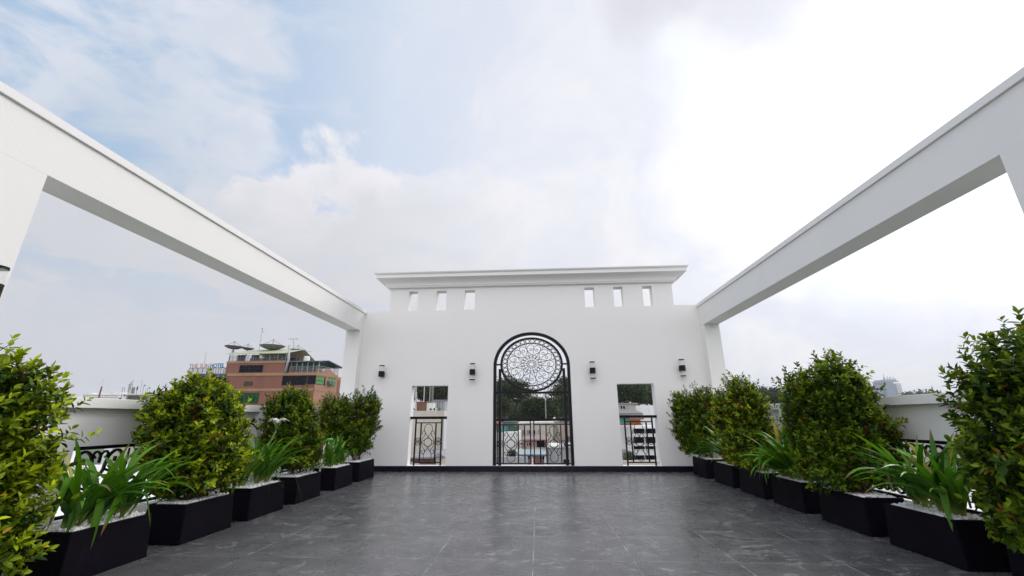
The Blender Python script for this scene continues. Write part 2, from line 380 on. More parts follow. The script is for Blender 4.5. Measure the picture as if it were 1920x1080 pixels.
# ------------------------------------------------------------------ side frames (beam, coping, piers)
YN = {'left': 3.2285, 'right': 3.5013}
for side, X, s in (('left', XL, -1), ('right', XR, 1)):
    lab = 'long white overhead beam frame on the %s side of the terrace' % side
    t = thing('beam_frame', (X + s * .18, 6.5, 0), lab, 'frame', 'white beam frames along both sides of the terrace')
    b = MB(); b.box(X, X + s * .373, -3.6, D0 - .001, 3.435, 3.925); b.build('beam', white, t)
    c = MB(); c.box(X - s * .028, X + s * .40, -3.6, D0 - .001, 3.926, 4.012); c.build('coping', white, t, bevel=.004)
    p = MB(); p.box(X, X + s * .373, 10.588, D0 - .001, 0.001, 3.434); p.build('pier', white, t)
    yn = YN[side]
    p = MB(); p.box(X, X + s * .373, yn - .85, yn, 0.001, 3.434); p.build('pier', white, t)
    # parapet between the piers
    t = thing('parapet', (X + s * .18, 7, 0), 'low white parapet with coping on the %s side of the terrace' % side, 'wall', 'white parapets along both sides of the terrace')
    w = MB(); xi, xo = X + s * .09, X + s * .29
    holes = [(yn + 1.04 if side == 'left' else 4.30, 6.95), (7.95, 10.2)]
    y = yn + .002
    for (a, b_) in holes:
        w.box(xi, xo, y, a, .001, 1.329); w.box(xi, xo, a, b_, .952, 1.329); w.box(xi, xo, a, b_, .001, .26); y = b_
    w.box(xi, xo, y, 10.587, .001, 1.329)
    w.build('wall', white, t)
    q = MB(); q.box(X + s * .002, xi - s * .001, 7.02, 7.9, .001, 1.329); q.build('pilaster', white, t)
    c = MB(); c.box(X, X + s * .36, yn + .002, 10.587, 1.33, 1.432); c.build('coping', white, t, bevel=.004)
    w = MB(); w.box(xi, xo, -3.6, yn - .852, .001, 1.329); w.box(X, X + s * .36, -3.6, yn - .852, 1.33, 1.432)
    single(w, 'parapet', white, 'nearest stretch of white parapet beside the camera on the %s' % side, 'wall')
    # wrought grilles in the openings
    for k, (a, b_) in enumerate(holes):
        pos = ('nearer', 'farther')[k]
        gt = thing('parapet_grille', (X + s * .16, (a + b_) / 2, .26), 'black scrolled iron grille filling the %s opening of the %s parapet' % (pos, side), 'grille', 'scrolled grilles in the parapet openings')
        xm = X + s * .13
        r = MB(); r.box(xm - .02, xm + .02, a + .002, b_ - .002, .915, .949); r.box(xm - .02, xm + .02, a + .002, b_ - .002, .28, .31); r.build('rail', iron, gt)
        sc = MB(); nmod = max(2, round((b_ - a) / .66)); wmod = (b_ - a) / nmod
        def S2(pts, rr=.011, kk=7):
            c_ = catmull(pts, kk)
            # flat bar: rectangular section
            sc.tube([(xm, yy, zz) for yy, zz in c_], rr, 4)
        for j in range(nmod):
            c0 = a + wmod * (j + .5); h = wmod * .5; zt, zb_ = .905, .32
            zc_ = (zt + zb_) / 2; hz = (zt - zb_) / 2
            for d in (-1, 1):
                for e_ in (1, -1):
                    f_ = lambda u, v_: (c0 + d * u * h, zc_ + e_ * v_ * hz)
                    S2([f_(0, .0), f_(.18, .25), f_(.22, .5), f_(.30, .8), f_(.52, .97), f_(.72, .82), f_(.68, .60), f_(.52, .60), f_(.52, .74)], .017)
                    S2([f_(.0, .55), f_(-.0, .8), f_(.14, .95), f_(.24, .84), f_(.15, .72)], .013, 5)
                    S2([f_(.22, .32), f_(.5, .2), f_(.95, .0)], .015, 5)
            S2([(c0 + h * .96, .32), (c0 + h * .96, .905)], .010)
        sc.build('scrollwork', iron, gt)
    # distant bay behind the camera is left out

# ------------------------------------------------------------------ railings in the two side openings
def scroll_panel(mb, x0, x1, z0, z1, y, r=.0072):
    cx = (x0 + x1) / 2; w = (x1 - x0) / 2; h = (z1 - z0)
    def T(pts, kk=8, closed=False):
        c_ = catmull(pts, kk, closed); mb.tube([(cx + a * w, y, z0 + b * h) for a, b in c_], r, 5, closed)
    up = lambda s_: (lambda a, b: (a, b if s_ > 0 else 1 - b))
    for s_ in (1, -1):
        f = up(s_)
        T([f(0, .985), f(-.42, .95), f(-.58, .86), f(-.45, .77), f(0, .645), f(.55, .56), f(.93, .50)])
        T([f(0, .985), f(.42, .95), f(.58, .86), f(.45, .77), f(0, .645), f(-.55, .56), f(-.93, .50)])
        for d in (-1, 1):
            T([f(.93 * d, .50), f(.80 * d, .60), f(.50 * d, .68), f(.42 * d, .74), f(.60 * d, .80), f(.86 * d, .78), f(.88 * d, .72), f(.72 * d, .715)])
    T([(.55 * math.cos(a), .5 + .105 * math.sin(a)) for a in np.linspace(0, 2 * math.pi, 17)[:-1]], 2, True)
def small8(mb, x0, x1, zc, h, y, r=.008):
    cx = (x0 + x1) / 2; w = (x1 - x0) / 2
    for s_ in (1, -1):
        mb.tube([(cx + w * .92 * math.cos(a), y, zc + s_ * h * .5 + h * .5 * math.sin(a)) for a in np.linspace(0, 2 * math.pi, 15)[:-1]], r, 5, True)
        mb.tube([(cx + w * .4 * math.cos(a), y, zc + s_ * h * .4 + h * .22 * math.sin(a)) for a in np.linspace(0, 2 * math.pi, 11)[:-1]], r * .8, 4, True)
proto = None
for (a, b_), lab in ((OP1, 'black iron railing with scrolls in the left rectangular opening'), (OP2, 'black iron railing with scrolls in the right rectangular opening')):
    yr = D0 + .06
    t = thing('window_railing', ((a + b_) / 2, yr, .13), lab, 'railing', 'iron railings in the two rectangular openings')
    if proto is None:
        w = b_ - a; X_ = lambda k: a + w * k
        r = MB(); r.box(a + .001, b_ - .001, yr - .035, yr + .035, 1.205, 1.268); r.build('handrail', iron, t)
        for k in (.155, .855):
            p = MB(); p.box(X_(k) - .017, X_(k) + .017, yr - .017, yr + .017, .131, 1.204); p.build('post', iron, t)
        p = MB()
        p.box(X_(.155) + .018, X_(.855) - .018, yr - .012, yr + .012, 1.105, 1.13)
        p.box(X_(.155) + .018, X_(.855) - .018, yr - .012, yr + .012, .19, .215)
        for k in (.30, .70): p.box(X_(k) - .016, X_(k) + .016, yr - .012, yr + .012, .216, 1.104)
        p.build('inner_frame', iron, t)
        p = MB(); scroll_panel(p, X_(.30) + .016, X_(.70) - .016, .216, 1.104, yr); small8(p, X_(.155) + .018, X_(.30) - .016, .68, .085, yr); small8(p, X_(.70) + .016, X_(.855) - .018, .68, .085, yr)
        p.build('scrollwork', iron, t, smooth=True); proto = t
    else:
        for ch in list(proto.children):
            c = ch.copy(); link(c); c.parent = t

# ------------------------------------------------------------------ arched iron screen
t = thing('arched_screen', (ARC_X, D0 + .08, .13), 'tall arched black iron screen with a round rosette over a double railing', 'gate')
ys = D0 + .07
fr = MB()
def strip(mb, pts_out, pts_in, ya, yb):
    n = len(pts_out); V = []
    for (x, z) in pts_out: V.append((x, ya, z))
    for (x, z) in pts_in: V.append((x, ya, z))
    for (x, z) in pts_out: V.append((x, yb, z))
    for (x, z) in pts_in: V.append((x, yb, z))
    F = []
    for i in range(n - 1):
        F += [(i, i + 1, n + i + 1, n + i), (2 * n + i, 3 * n + i, 3 * n + i + 1, 2 * n + i + 1), (i, 2 * n + i, 2 * n + i + 1, i + 1), (n + i, n + i + 1, 3 * n + i + 1, 3 * n + i)]
    F += [(0, n, 3 * n, 2 * n), (n - 1, 3 * n - 1, 4 * n - 1, 2 * n - 1)]
    mb.add(V, F)
def archpts(d):
    return [(ARC_X - ARX + d, .131)] + [(ARC_X - (ARX - d) * math.cos(a), ARC_Z + (ARZ - d * .9) * math.sin(a)) for a in np.linspace(0, math.pi, 49)] + [(ARC_X + ARX - d, .131)]
strip(fr, archpts(.002), archpts(.075), ys - .05, ys + .05); fr.build('outer_frame', iron, t)
RCX, RCZ, ROX, ROZ = -.147, 2.535, .80, .69
HX = ARC_X - ARX + .075; HX1 = ARC_X + ARX - .075
b = MB()
for z0_, z1_ in ((1.80, 1.85), (1.15, 1.205)): b.box(HX + .001, HX1 - .001, ys - .03, ys + .03, z0_, z1_)
for x0_, x1_ in ((HX + .001, RCX - ROX + .012), (RCX + ROX - .012, HX1 - .001)): b.box(x0_, x1_, ys - .028, ys + .028, 2.515, 2.55)
b.build('crossbar', iron, t)
for xx in (-.955, .668):
    b = MB(); b.box(xx - .033, xx + .033, ys - .042, ys + .042, .131, 2.42); b.build('stile', iron, t)
rg = MB()
el = lambda rx, rz, n=96: [(RCX + rx * math.cos(a), RCZ + rz * math.sin(a)) for a in np.linspace(0, 2 * math.pi, n + 1)]
strip(rg, el(ROX, ROZ), el(ROX - .055, ROZ - .048), ys - .025, ys + .025)
RIX, RIZ = .632, .543
strip(rg, el(RIX, RIZ), el(RIX - .022, RIZ - .019), ys - .015, ys + .015)
rosette = rg.build('rosette', iron, t)
sw = MB()
def Q(u, w_, a):  # radial u, tangential w, petal angle a (unit = inner ring radius)
    return (RCX + RIX * .97 * (u * math.cos(a) - w_ * math.sin(a)), ys, RCZ + RIZ * .97 * (u * math.sin(a) + w_ * math.cos(a)))
def T(pts, a, r=.0078, kk=6):
    c_ = catmull(pts, kk); sw.tube([Q(u, w_, a) for u, w_ in c_], r, 4)
NB = 34
for k in range(NB):
    a = 2 * math.pi * (k + .25) / NB; rx = (ROX - .055 + RIX) / 2; rz = (ROZ - .048 + RIZ) / 2
    cx_, cz_ = RCX + rx * math.cos(a), RCZ + rz * math.sin(a)
    sw.tube([(cx_ + .060 * math.cos(q), ys, cz_ + .053 * math.sin(q)) for q in np.linspace(0, 2 * math.pi, 13)[:-1]], .0085, 4, True)
    for dd in (-1, 1):
        a2 = a + dd * math.pi / NB
        sw.tube([(RCX + RIX * math.cos(a), ys, RCZ + RIZ * math.sin(a)), (RCX + rx * math.cos(a2), ys, RCZ + rz * math.sin(a2)), (RCX + (ROX - .055) * math.cos(a), ys, RCZ + (ROZ - .048) * math.sin(a))], .005, 4)
for r_ in (.10, .185): sw.tube([(RCX + RIX * r_ * math.cos(q), ys, RCZ + RIZ * r_ * math.sin(q)) for q in np.linspace(0, 2 * math.pi, 33)[:-1]], .007, 4, True)
for k in range(16):
    a = math.radians(36.5 + 22.5 * k)
    sw.tube([Q(.10, 0, a), Q(.40 if k % 2 == 0 else .66, 0, a)], .0078, 4)
for k in range(8):
    a = math.radians(36.5 + 45 * k)
    sw.tube([Q(.34, 0, a), Q(.74, 0, a)], .0078, 4)
    for d in (-1, 1):
        T([(.36, 0), (.43, .04 * d), (.52, .13 * d), (.58, .21 * d), (.66, .27 * d), (.78, .29 * d), (.90, .22 * d), (.94, .11 * d), (.86, .02 * d), (.76, -.02 * d), (.67, -.08 * d), (.66, -.15 * d), (.73, -.17 * d), (.76, -.11 * d), (.73, -.09 * d)], a)
        T([(.46, .06 * d), (.40, .13 * d), (.31, .12 * d), (.30, .05 * d), (.36, .04 * d)], a)
        T([(.66, .27 * d), (.78, .36 * d), (.93, .34 * d)], a, .0055)
sw.build('scrollwork', iron, rosette, smooth=True)
# double railing under it
for (x0_, x1_, bars, panel) in ((-.93, -.20, (-.93, -.74, -.50, -.40) , None),):
    pass
gx_ = lambda px: float(atY(px, 835, ys)[0])
leafL = MB(); leafR = MB()
PX = {'l': (932.5, 943.8, 972, 984, 995), 'r': (1001.7, 1013.3, 1024.7, 1052.5)}
zt_, zb_ = 1.06, .175
l_end = HX + .001; r_end = HX1 - .001
for mbx, xs, (xa, xb) in ((leafL, PX['l'], (l_end, gx_(995) + .014)), (leafR, PX['r'], (gx_(1001.7) - .014, r_end))):
    for u in xs:
        top = 1.149 if u in (995, 1001.7) else zt_ - .013
        mbx.box(gx_(u) - .014, gx_(u) + .014, ys - .013, ys + .013, zb_ + .013, top)
    xc0, xc1 = (gx_(995) if mbx is leafL else gx_(1001.7)), 0
    if mbx is leafL:
        mbx.box(xa, gx_(995) - .0145, ys - .012, ys + .012, zt_ - .012, zt_ + .012); mbx.box(xa, xb, ys - .014, ys + .014, zb_ - .012, zb_ + .012)
    else:
        mbx.box(gx_(1001.7) + .0145, xb, ys - .012, ys + .012, zt_ - .012, zt_ + .012); mbx.box(xa, xb, ys - .014, ys + .014, zb_ - .012, zb_ + .012)
for mbx, (pa, pb), eights in ((leafL, (943.8, 972), ((972, 984), (932.5, 943.8))), (leafR, (1024.7, 1052.5), ((1013.3, 1024.7), (1052.5, 1061)))):
    gr_ = mbx.build('gate_railing', iron, t)
    sc = MB(); scroll_panel(sc, gx_(pa) + .014, gx_(pb) - .014, zb_ + .013, zt_ - .013, ys, .008)
    for (ea, eb) in eights: small8(sc, gx_(ea) + .012, gx_(eb) - .012, .62, .08, ys, .007)
    sc.build('scrollwork', iron, gr_, smooth=True)

# ------------------------------------------------------------------ wall lamps
GL = bpy.data.materials.new('clear_lamp_glass'); GL.use_nodes = True
bb = GL.node_tree.nodes['Principled BSDF']; bb.inputs['Base Color'].default_value = (.9, .9, .9, 1); bb.inputs['Roughness'].default_value = .06
trn = GL.node_tree.nodes.new('ShaderNodeBsdfTransparent'); mxs = GL.node_tree.nodes.new('ShaderNodeMixShader'); mxs.inputs[0].default_value = .80
GL.node_tree.links.new(bb.outputs[0], mxs.inputs[1]); GL.node_tree.links.new(trn.outputs[0], mxs.inputs[2]); GL.node_tree.links.new(mxs.outputs[0], GL.node_tree.nodes['Material Output'].inputs[0])
opal = mat('opal_lamp_core', (.75, .75, .74), .5, .03, 10)
grp = 'cylindrical up and down wall lamps'
def lamp(x, y, ztop, lab, toward, full=True, sx=1.12, r=.062):
    z = lambda k: ztop - k
    t = thing('wall_lamp', (x, y, ztop - .27), lab, 'wall lamp', grp)
    b = MB(); b.cyl(x, y, z(.285), z(.15), r * 1.04, 28, sx); b.build('body', iron, t)
    dx, dy = toward
    b = MB()
    if dy: b.box(x - .05, x + .05, y + r * .9, y + dy, z(.29), z(.155))
    else: b.box(min(x, x + dx) if dx < 0 else x + r * .9, max(x - r * .9, x + dx) if dx < 0 else x + dx, y - .05, y + .05, z(.29), z(.155))
    b.build('mounting_plate', iron, t)
    for (za, zb__, on) in ((.149, .022, True), (.395, .286, full)):
        if not on: continue
        g_ = MB(); g_.lathe([(r * .93, z(za)), (r * .93, z(zb__))], x, y, 28, 0, sx); gl = g_.build('glass_cylinder', GL, t, smooth=True)
    g_ = MB(); g_.cyl(x, y, z(.021), z(0), r * 1.0, 28, sx); g_.build('cap', iron, t)
    if full: g_ = MB(); g_.cyl(x, y, z(.417), z(.396), r * 1.0, 28, sx); g_.build('cap', iron, t)
LY = D0 - .11
lamp(-3.985, LY, 2.533, 'black wall lamp missing its lower glass, leftmost on the tall white end wall', (0, .109), False)
lamp(-1.64, LY, 2.553, 'black and glass wall lamp just left of the arched screen', (0, .109))
lamp(1.372, LY, 2.556, 'black and glass wall lamp just right of the arched screen', (0, .109))
lamp(3.565, LY, 2.588, 'black and glass wall lamp at the right end of the tall white end wall', (0, .109))
lamp(-4.47, 3.035, 2.438, 'wall lamp on the nearest left pier, cut by the picture edge', (-.129, 0), True, 1.0, .07)

# ================================================================== planters, pebbles, plants
rng = np.random.default_rng(7)
ico = bmesh.new(); bmesh.ops.create_icosphere(ico, subdivisions=1, radius=1); ico.verts.ensure_lookup_table()
ICV = np.array([v.co[:] for v in ico.verts]); ICF = np.array([[v.index for v in f.verts] for f in ico.faces]); ico.free()
ico = bmesh.new(); bmesh.ops.create_icosphere(ico, subdivisions=2, radius=1); ico.verts.ensure_lookup_table()
ICV2 = np.array([v.co[:] for v in ico.verts]); ICF2 = np.array([[v.index for v in f.verts] for f in ico.faces]); ico.free()
def raw_mesh(name, V, F, m, loc, smooth=False, cols=None, parent=None):
    # F: (n,k) int array
    me = bpy.data.meshes.new(name); n, k = F.shape
    me.vertices.add(len(V)); me.vertices.foreach_set('co', V.astype(np.float32).ravel())
    me.loops.add(n * k); me.loops.foreach_set('vertex_index', F.astype(np.int32).ravel())
    me.polygons.add(n); me.polygons.foreach_set('loop_start', np.arange(0, n * k, k, dtype=np.int32))
    me.materials.append(m)
    if smooth: me.polygons.foreach_set('use_smooth', np.ones(n, bool))
    if cols is not None:
        at = me.color_attributes.new('leafcol', 'FLOAT_COLOR', 'POINT')
        at.data.foreach_set('color', np.concatenate([cols, np.ones((len(cols), 1))], 1).astype(np.float32).ravel())
    me.update(calc_edges=True); me.validate()
    o = bpy.data.objects.new(name, me); link(o); o.location = loc
    if parent is not None: o.parent = parent; BASE[o.name] = BASE[parent.name]
    return o
def planter(X0, X1, Y0, Y1, lab, plab):
    H = .372; cx, cy = (X0 + X1) / 2, (Y0 + Y1) / 2
    bm = bmesh.new(); fl = -.020; wt = .022
    def ring(dx, z):
        return [bm.verts.new((x - cx, y - cy, z)) for x, y in ((X0 - dx, Y0 - dx), (X1 + dx, Y0 - dx), (X1 + dx, Y1 + dx), (X0 - dx, Y1 + dx))]
    r0 = ring(0, .001); r1 = ring(fl, H); r2 = ring(fl - wt, H); r3 = ring(fl - wt - .006, H - .05)
    bm.faces.new(r0[::-1])
    for a, b in ((r0, r1), (r1, r2), (r2, r3)):
        for k in range(4): bm.faces.new((a[k], a[(k + 1) % 4], b[(k + 1) % 4], b[k]))
    bm.faces.new(r3); bmesh.ops.recalc_face_normals(bm, faces=bm.faces[:])
    me = bpy.data.meshes.new('planter'); bm.to_mesh(me); bm.free(); me.materials.append(box_m)
    o = bpy.data.objects.new('planter', me); link(o); o.location = (cx, cy, 0)
    bv = o.modifiers.new('bevel', 'BEVEL'); bv.width = .010; bv.segments = 3; bv.limit_method = 'ANGLE'
    tag(o, lab, 'planter', 'dark rectangular planters along both sides')
    near = cy < 5.6
    nst = 1500 if near else 900
    hx, hy = (X1 - X0) / 2 - .060, (Y1 - Y0) / 2 - .060
    px = rng.uniform(-hx, hx, nst); py = rng.uniform(-hy, hy, nst)
    sz = rng.uniform(.009, .0165, nst) * (1 if near else 1.2)
    pz = H - .026 + rng.uniform(0, .028, nst) + .012 * np.sin(px * 9 + cy) * np.cos(py * 7)
    sc3 = sz[:, None] * rng.uniform(.7, 1.25, (nst, 3))
    v_, f_ = (ICV2, ICF2) if (near and cy < 4.2) else (ICV, ICF)
    V = v_[None] * sc3[:, None, :] * rng.uniform(.85, 1.15, (nst, len(v_), 1)) + np.stack([px, py, pz], 1)[:, None, :]
    F = f_[None] + (np.arange(nst) * len(v_))[:, None, None]
    p = raw_mesh('white_pebbles', V.reshape(-1, 3), F.reshape(-1, 3), pebble, (cx, cy, 0), True)
    tag(p, plab, 'pebbles', kind='stuff')
    return cx, cy

def leaf_mesh(pos, dirv, nrm, L, Wd, curl=.12):
    n = len(pos); side = np.cross(dirv, nrm); side /= np.linalg.norm(side, axis=1)[:, None] + 1e-9
    nrm = np.cross(side, dirv)
    L = L[:, None]; Wd = Wd[:, None]
    b = pos; t = pos + dirv * L - nrm * L * curl
    l1 = pos + dirv * L * .32 + side * Wd * .46 + nrm * Wd * .16; l2 = pos + dirv * L * .68 + side * Wd * .40 + nrm * (Wd * .12 - L * curl * .35)
    r1 = pos + dirv * L * .32 - side * Wd * .46 + nrm * Wd * .16; r2 = pos + dirv * L * .68 - side * Wd * .40 + nrm * (Wd * .12 - L * curl * .35)
    V = np.stack([b, l1, l2, t, r2, r1], 1).reshape(-1, 3)
    F = (np.array([[0, 3, 2, 1], [0, 5, 4, 3]])[None] + (np.arange(n) * 6)[:, None, None]).reshape(-1, 4)
    return V, F
def unit(a): return a / (np.linalg.norm(a, axis=-1, keepdims=True) + 1e-9)
GREEN = np.array([.060, .150, .004]); YG = np.array([.41, .50, .008]); DK = np.array([.014, .042, .002]); ORG = np.array([.38, .14, .02]); YEL = np.array([.55, .33, .03])
def crown_points(lobes, n, surf=.5, seed=0):
    r = np.random.default_rng(seed); pts = []; nr = []; vol = np.array([l[3] * l[4] * l[5] for l in lobes]); vol = vol ** .7; vol /= vol.sum()
    K = r.normal(size=(9, 3)) * 3.2; ph = r.uniform(0, 6.28, 9)
    idx = r.choice(len(lobes), n * 3, p=vol); d = unit(r.normal(size=(n * 3, 3)))
    bump_ = 1 + .035 * np.sin(d @ K.T * 1.0 + ph).sum(1) * 1.5
    rad = (1 - (1 - surf) * r.random(n * 3) ** 1.6) * bump_
    lb = np.array(lobes)[idx]
    e_ = 0.82; dd = np.sign(d) * np.abs(d) ** e_; dd = dd / (np.abs(dd) ** 2.6).sum(1)[:, None] ** (1 / 2.6)
    p = lb[:, :3] + dd * rad[:, None] * lb[:, 3:6]
    nn = unit(d / lb[:, 3:6])
    # drop points deep inside other lobes
    keep = np.ones(len(p), bool)
    for j, l in enumerate(lobes):
        q = (np.abs((p - np.array(l[:3])) / np.array(l[3:6])) ** 2.6).sum(1) ** (1 / 2.6)
        keep &= ~((q < surf * .92) & (idx != j))
    p, nn, rad = p[keep][:n], nn[keep][:n], rad[keep][:n]
    return p, nn, rad
def shrub(base, lobes, lab, seed, nsh, L=.062, orange=.02, yel=.45, trunks=2, nl=9, spread=.3):
    """lobes: x,y,z,rx,ry,rz absolute"""
    lobes = [(l[0], l[1], l[2] - .02, l[3] * SHS, l[4] * SHS, l[5] * .90) for l in lobes]
    r = np.random.default_rng(seed)
    nsh = int(nsh * 2.6); L = L * 1.04
    t = thing('shrub', base, lab, 'shrub', 'clipped shrubs growing in the dark planters')
    B0 = np.array(base)
    p, nn, rad = crown_points(lobes, nsh, .5, seed)
    # thin out the skirt and a few random hollows so stems show
    hol = p[r.choice(len(p), 7)]; keep = r.random(len(p)) > np.clip((.70 - p[:, 2]) * 1.15, 0, .45)
    for h_ in hol: keep &= (np.linalg.norm(p - h_, axis=1) > .085) | (r.random(len(p)) < .25)
    p, nn, rad = p[keep], nn[keep], rad[keep]
    n = len(p)
    ax = unit(nn * .75 + np.array([0, 0, .75]) + r.normal(size=(n, 3)) * .35)
    # long wayward shoots make the outline uneven
    ext = (r.random(n) < .14) * r.uniform(.02, .11, n); p = p + ax * ext[:, None] + nn * ext[:, None] * .4
    tip = rad > .86
    k = nl; ii = np.repeat(np.arange(n), k); j = np.tile(np.arange(k), n)
    th = j * 2.4 + r.uniform(0, 6.28, n)[ii]
    a = ax[ii]; ref = unit(np.cross(a, r.normal(size=(n, 3))[ii])); rf2 = np.cross(a, ref)
    radial = ref * np.cos(th)[:, None] + rf2 * np.sin(th)[:, None]
    up_ = j / k
    open_ = np.radians(78 - 55 * up_ + r.normal(0, 12, len(j)))
    dv = unit(a * np.cos(open_)[:, None] + radial * np.sin(open_)[:, None] + r.normal(size=(len(j), 3)) * .12)
    nv = unit(a * np.sin(open_)[:, None] - radial * np.cos(open_)[:, None] + np.array([0, 0, .5]))
    pos = p[ii] + a * ((up_ - .6) * L * 1.7)[:, None]
    Ls = L * r.uniform(.6, 1.15, len(j)) * (1.05 - .35 * up_); Wd = Ls * r.uniform(.46, .60, len(j))
    V, F = leaf_mesh(pos - B0, dv, nv, Ls, Wd)
    # leaf tints: older leaves deep green, young shoots lime, a few turning orange
    cl = np.clip(r.beta(1.3, 1.6, n), 0, 1)[ii]
    young = np.clip(up_ * .9 + cl * .9 - .55, 0, 1) * np.where(tip[ii], 1, .45)  # less lime inside the crown: self-shade put into the leaf colour
    c = DK[None] * (1 - cl[:, None]) + GREEN[None] * cl[:, None]
    c = c * (1 - young[:, None] * yel * 1.6) + YG[None] * (young[:, None] * yel * 1.6)
    pn = np.sin(p @ np.array([5.1, 3.3, 4.7]) + seed) + np.sin(p @ np.array([-3.9, 6.1, 2.7]) + seed * 2)
    og = (r.random(n) < orange * .55 * (1 + 3 * (pn > 1.0)))[ii] & (r.random(len(j)) < .75)
    c[og] = (ORG * r.uniform(.2, .75, (og.sum(), 1)))
    yl = r.random(len(j)) < .006; c[yl] = YEL
    c *= r.uniform(.75, 1.25, (len(j), 1))
    cols = np.repeat(c, 6, 0)
    raw_mesh('foliage', V, F, leaf_m, (0, 0, 0), False, cols, t)
    # trunks, limbs and twigs
    w = MB()
    lo = np.array(lobes); cx, cy = lo[:, 0].mean(), lo[:, 1].mean()
    for q in range(trunks):
        off = (q - (trunks - 1) / 2) * .26
        b0 = np.array([B0[0] + r.uniform(-.03, .03), B0[1] + off, .33])
        l = lo[q % len(lo)]
        top = np.array([l[0], l[1] + off * .4, l[2] + l[5] * .6])
        path = [b0, b0 * .7 + top * .3 + r.normal(size=3) * .02, b0 * .35 + top * .65 + r.normal(size=3) * .03, top]
        w.tube(catmull(path, 5), np.linspace(.020, .005, 16), 6)
        cp = catmull(path, 5)
        sel = r.choice(n, min(n, 90), replace=False)
        for s_ in sel:
            kk = int(np.clip(np.interp(p[s_][2] - .22, cp[:, 2], np.arange(len(cp))), 1, len(cp) - 1)); st = cp[kk]
            mid = (st + p[s_]) / 2 + r.normal(size=3) * .02 - np.array([0, 0, .02])
            w.tube([st, mid, p[s_]], [.006, .0045, .0022], 4)
    w.build('trunk', bark, t, smooth=True, recalc=False)
    return t

